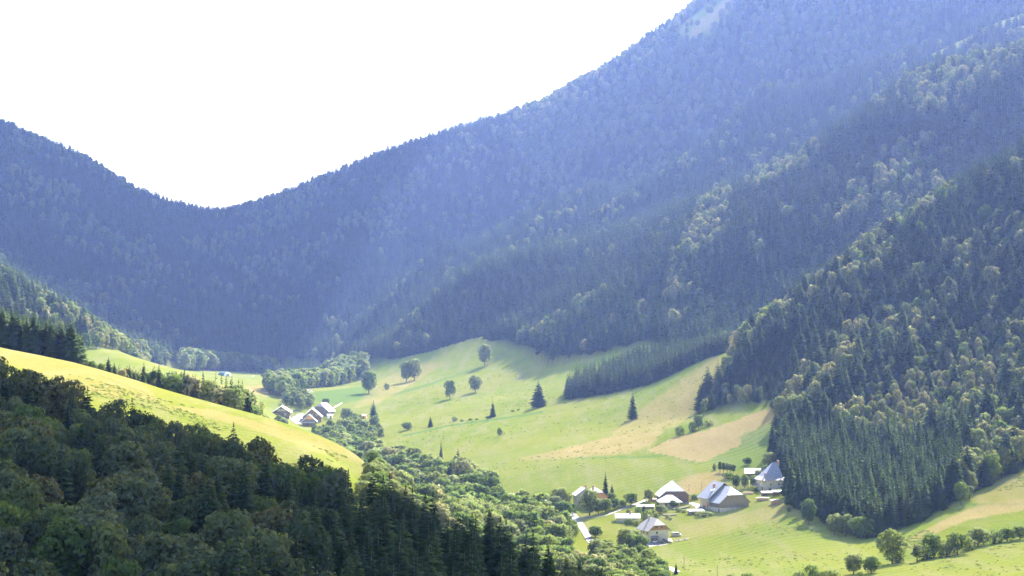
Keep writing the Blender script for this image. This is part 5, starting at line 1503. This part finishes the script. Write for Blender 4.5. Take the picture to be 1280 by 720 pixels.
# ------------------------------------------------------------------ vehicles
def car(px, py, rot, paint, label, L=4.4, W=1.8, Hh=1.5, ymin=600.0, van=False):
    h = place('parked_car', label, 'car', px, py, (0, -W / 2), rot, ymin)
    if van:
        body = [(-L / 2, .35), (-L / 2, 1.15), (-L / 2 + .15, Hh * .98), (L * .22, Hh), (L * .36, 1.15), (L / 2 - .08, .95), (L / 2, .35)]
    else:
        body = [(-L / 2, .35), (-L / 2 + .04, .9), (-L / 2 + .25, 1.0), (L * .2, 1.0), (L / 2 - .15, .82), (L / 2, .6), (L / 2, .35)]
    Shape().prism(body, 'y', -W / 2, W / 2).build('body', M[paint], h)
    if not van:
        s = Shape()
        lo_ = [(-L * .44, 1.0), (L * .2, 1.0)]; hi_ = [(-L * .33, Hh), (L * .02, Hh)]
        w0, w1 = W / 2 - .08, W / 2 - .25
        vs = [(lo_[0][0], -w0, 1), (lo_[1][0], -w0, 1), (lo_[1][0], w0, 1), (lo_[0][0], w0, 1), (hi_[0][0], -w1, Hh), (hi_[1][0], -w1, Hh), (hi_[1][0], w1, Hh), (hi_[0][0], w1, Hh)]
        s.add(vs, [(0, 1, 5, 4), (1, 2, 6, 5), (2, 3, 7, 6), (3, 0, 4, 7)])
        s.build('window', M['dark_glass'], h)
        Shape().box(hi_[0][0], hi_[1][0], -w1, w1, Hh - .01, Hh + .05).build('roof', M[paint], h)
    else:
        for sy in (-1, 1): Shape().box(-L * .1, L * .24, sy * (W / 2 + .012) - .012, sy * (W / 2 + .012) + .012, 1.15, Hh - .2).build('window', M['dark_glass'], h)
        Shape().slab([(L * .235, -W / 2 + .12, Hh - .1), (L * .235, W / 2 - .12, Hh - .1), (L * .37, W / 2 - .12, 1.2), (L * .37, -W / 2 + .12, 1.2)], 0.05).build('windscreen', M['dark_glass'], h)
    for sx in (-1, 1):
        for sy in (-1, 1):
            wv_ = Shape().bar((sx * L * .31, sy * (W / 2 - .2), .33), (sx * L * .31, sy * (W / 2 + .02), .33), .33, .33, 14).build('wheel', M['rubber'], h)
            Shape().bar((sx * L * .31, sy * (W / 2 + .015), .33), (sx * L * .31, sy * (W / 2 + .04), .33), .2, .2, 10).build('rim', M['rim'], wv_)
    for sy in (-1, 1):
        Shape().box(L / 2 - .1, L / 2 + .015, sy * W * .34 - .17, sy * W * .34 + .17, .58, .74).build('headlight', M['lamp_glass'], h)
        Shape().box(-L / 2 - .015, -L / 2 + .1, sy * W * .38 - .1, sy * W * .38 + .1, .62, .85).build('tail_light', M['red_lens'], h)
    return h
car(834, 679.5, 14, 'black_paint', "black car parked in front of the white chalet", 4.6)
car(821.5, 678.5, 70, 'white_car', "white car parked under the chalet's dark porch roof", 4.2)
car(845, 671, -12, 'silver_paint', "grey van parked behind the white chalet's right side", 4.6, 1.9, 1.9, van=True)
car(387, 489.5, 8, 'white_car', "white car on the far track below the leafy clump", 4.6, ymin=1300, van=True, Hh=2.0)
x_, y_, z_ = hit(316.5, 471.5, 1500)
def boulder(px, py, s_, label, group, ymin=600.0):
    x, y, z = hit(px, py, ymin)
    import bmesh
    bm = bmesh.new(); bmesh.ops.create_icosphere(bm, subdivisions=2, radius=1.0)
    for v in bm.verts: v.co *= 0.8 + 0.35 * random.random(); v.co.z *= 0.7
    me_ = bpy.data.meshes.new('boulder'); bm.to_mesh(me_); bm.free(); me_.materials.append(M['stone'])
    o = link('boulder', me_, None, (x, y, z + 0.15 * s_), random.random() * 6, (s_ * 1.3, s_, s_))
    return tag(o, label, 'boulder', group)
for (px, py) in [(845, 676.5), (848, 675.5), (851, 676), (854, 674.8), (857, 675.3), (849.5, 677), (859, 674)]:
    boulder(px, py, random.uniform(0.4, 0.65), "pale boulder in the loose row on the grass right of the chalet", "boulders by the chalet")
for k in range(14):
    px = 1231 + k * 2.4
    boulder(px, 616.5 - (px - 1231) * 0.58 + random.uniform(-.6, .6), random.uniform(0.35, 0.6), "pale boulder in the line between the sloping pasture and the forest", "boulders along the pasture's top edge")

# poles
def utility_pole(px, py, hpx, label, ymin=600.0):
    x, y, z = hit(px, py, ymin); H = hpx * y / FPX
    o = tag(link('utility_pole', None, None, (x, y, z)), label, 'pole')
    Shape().bar((0, 0, -1), (0, 0, H), 0.15, 0.10, 8).build('post', M['pole_wood'], o)
    c = Shape().box(-0.7, 0.7, -0.06, 0.06, H - 0.7, H - 0.58).build('crossarm', M['pole_wood'], o)
    for sx in (-0.55, 0, 0.55): Shape().bar((sx, 0, H - 0.58), (sx, 0, H - 0.38), 0.05, 0.05, 6).build('insulator', M['lamp_glass'], c)
utility_pole(876.6, 618, 14.5, "utility pole standing just left of the big farmhouse's roof")
utility_pole(861.3, 614, 9, "shorter utility pole on the tan field between barn and farmhouse")
utility_pole(653, 618, 11, "utility pole by the lane at the lower edge of the green meadow")
utility_pole(855, 712, 16, "utility pole in the grass near the lane at the lower border")
utility_pole(896.5, 721, 14, "utility pole rising from the lower border left of the bushes")
x_, y_, z_ = hit(937, 612, 600)
o = tag(link('lamp_post', None, None, (x_, y_, z_)), "white lamp post among the dark garden trees right of the farmhouse", 'lamp')
Shape().bar((0, 0, -1), (0, 0, 4.2), 0.09, 0.06, 8).build('post', M['white_paint'], o)
hd = Shape().bar((0, 0, 4.2), (0, 0, 4.35), 0.08, 0.28, 8).bar((0, 0, 4.35), (0, 0, 4.6), 0.28, 0.2, 8).build('lamp_head', M['white_paint'], o)

# mown hay bale or wrapped load on the far field
x_, y_, z_ = hit(316.5, 471.5, 1500)
bl = Shape().bar((-0.7, 0, 0.75), (0.7, 0, 0.75), 0.78, 0.78, 16)
o = bl.build('wrapped_bale', M['white_paint'], None, (x_, y_, z_), 0.4)
tag(o, "white wrapped bale at the far edge of the upper valley meadow", 'bale')

# ------------------------------------------------------------------ clouds out of view, shaped for their shade; the first covers the near wood
def shade_cloud(cx, cy_, cz, rx, ry, seed):
    import bmesh
    r = np.random.default_rng(seed)
    bm = bmesh.new()
    puffs = []
    for k in range(16):                                   # even rim, then the body
        for ax in (-1, 1):
            puffs.append((-rx + 2 * rx * (k + .5) / 16, ax * (ry - rx / 11), rx / 11 * 1.15))
            puffs.append((ax * (rx - ry / 11), -ry + 2 * ry * (k + .5) / 16, ry / 11 * 1.15))
    for k in range(60):
        q = 0.20 + 0.16 * r.random()
        puffs.append((r.uniform(-1, 1) * rx * (1 - q), r.uniform(-1, 1) * ry * (1 - q * rx / ry), q * rx))
    for x in np.linspace(-0.75, 0.75, 5):
        for y in np.linspace(-0.72, 0.72, 5): puffs.append((x * rx, y * ry, 0.24 * rx))
    for k, (x, y, s) in enumerate(puffs):
        g = bmesh.ops.create_icosphere(bm, subdivisions=3, radius=1.0)
        for v in g['verts']:
            d = v.co.normalized()
            f = 1 + 0.22 * (vnoise(np.array([d.x * 3 + k]), np.array([d.y * 3 + d.z * 2.3]), 7)[0] - 0.5) * 2
            v.co = Vector((x + d.x * s * f, y + d.y * s * f, max(-0.16 * s, d.z * s * f * 0.7) + 0.1 * s))
    me_ = bpy.data.meshes.new("shade_cloud"); bm.to_mesh(me_); bm.free()
    me_.polygons.foreach_set('use_smooth', np.ones(len(me_.polygons), bool))
    m_, nt_, out_ = new_mat("white cloud")
    d_ = N(nt_, "ShaderNodeBsdfDiffuse"); d_.inputs[0].default_value = (0.88, 0.89, 0.9, 1); nt_.links.new(d_.outputs[0], out_.inputs[0])
    me_.materials.append(m_)
    return tag(link("shade_cloud", me_, None, (cx, cy_, cz)), kind='structure')
CLOUD_Z = 1500.0
def cloud_over(gx, gy, gz):
    k = (CLOUD_Z - gz) / to_sun.z
    return gx + to_sun.x * k, gy + to_sun.y * k
_c = cloud_over(0, 215, -50)
shade_cloud(_c[0], _c[1], CLOUD_Z, 430, 350, 3)
_c = cloud_over(-620, 2830, 110)            # a second one, added unseen to shade the far left mountain and saddle
shade_cloud(_c[0], _c[1], CLOUD_Z, 430, 450, 8)

# ------------------------------------------------------------------ the summer haze that fills the valley
hz = Shape().box(-3850, 3850, -320, 4750, float(GZ.min()) - 1.0, float(GZ.max()) + 45.0)
m, nt, out = new_mat("valley haze")
pv = N(nt, "ShaderNodeVolumePrincipled")
pv.inputs['Color'].default_value = (*HAZE_COLOR, 1)
pv.inputs['Density'].default_value = HAZE_DENSITY
pv.inputs['Anisotropy'].default_value = 0.6
nt.links.new(pv.outputs[0], out.inputs['Volume'])
tag(hz.build("haze", m), kind='stuff')
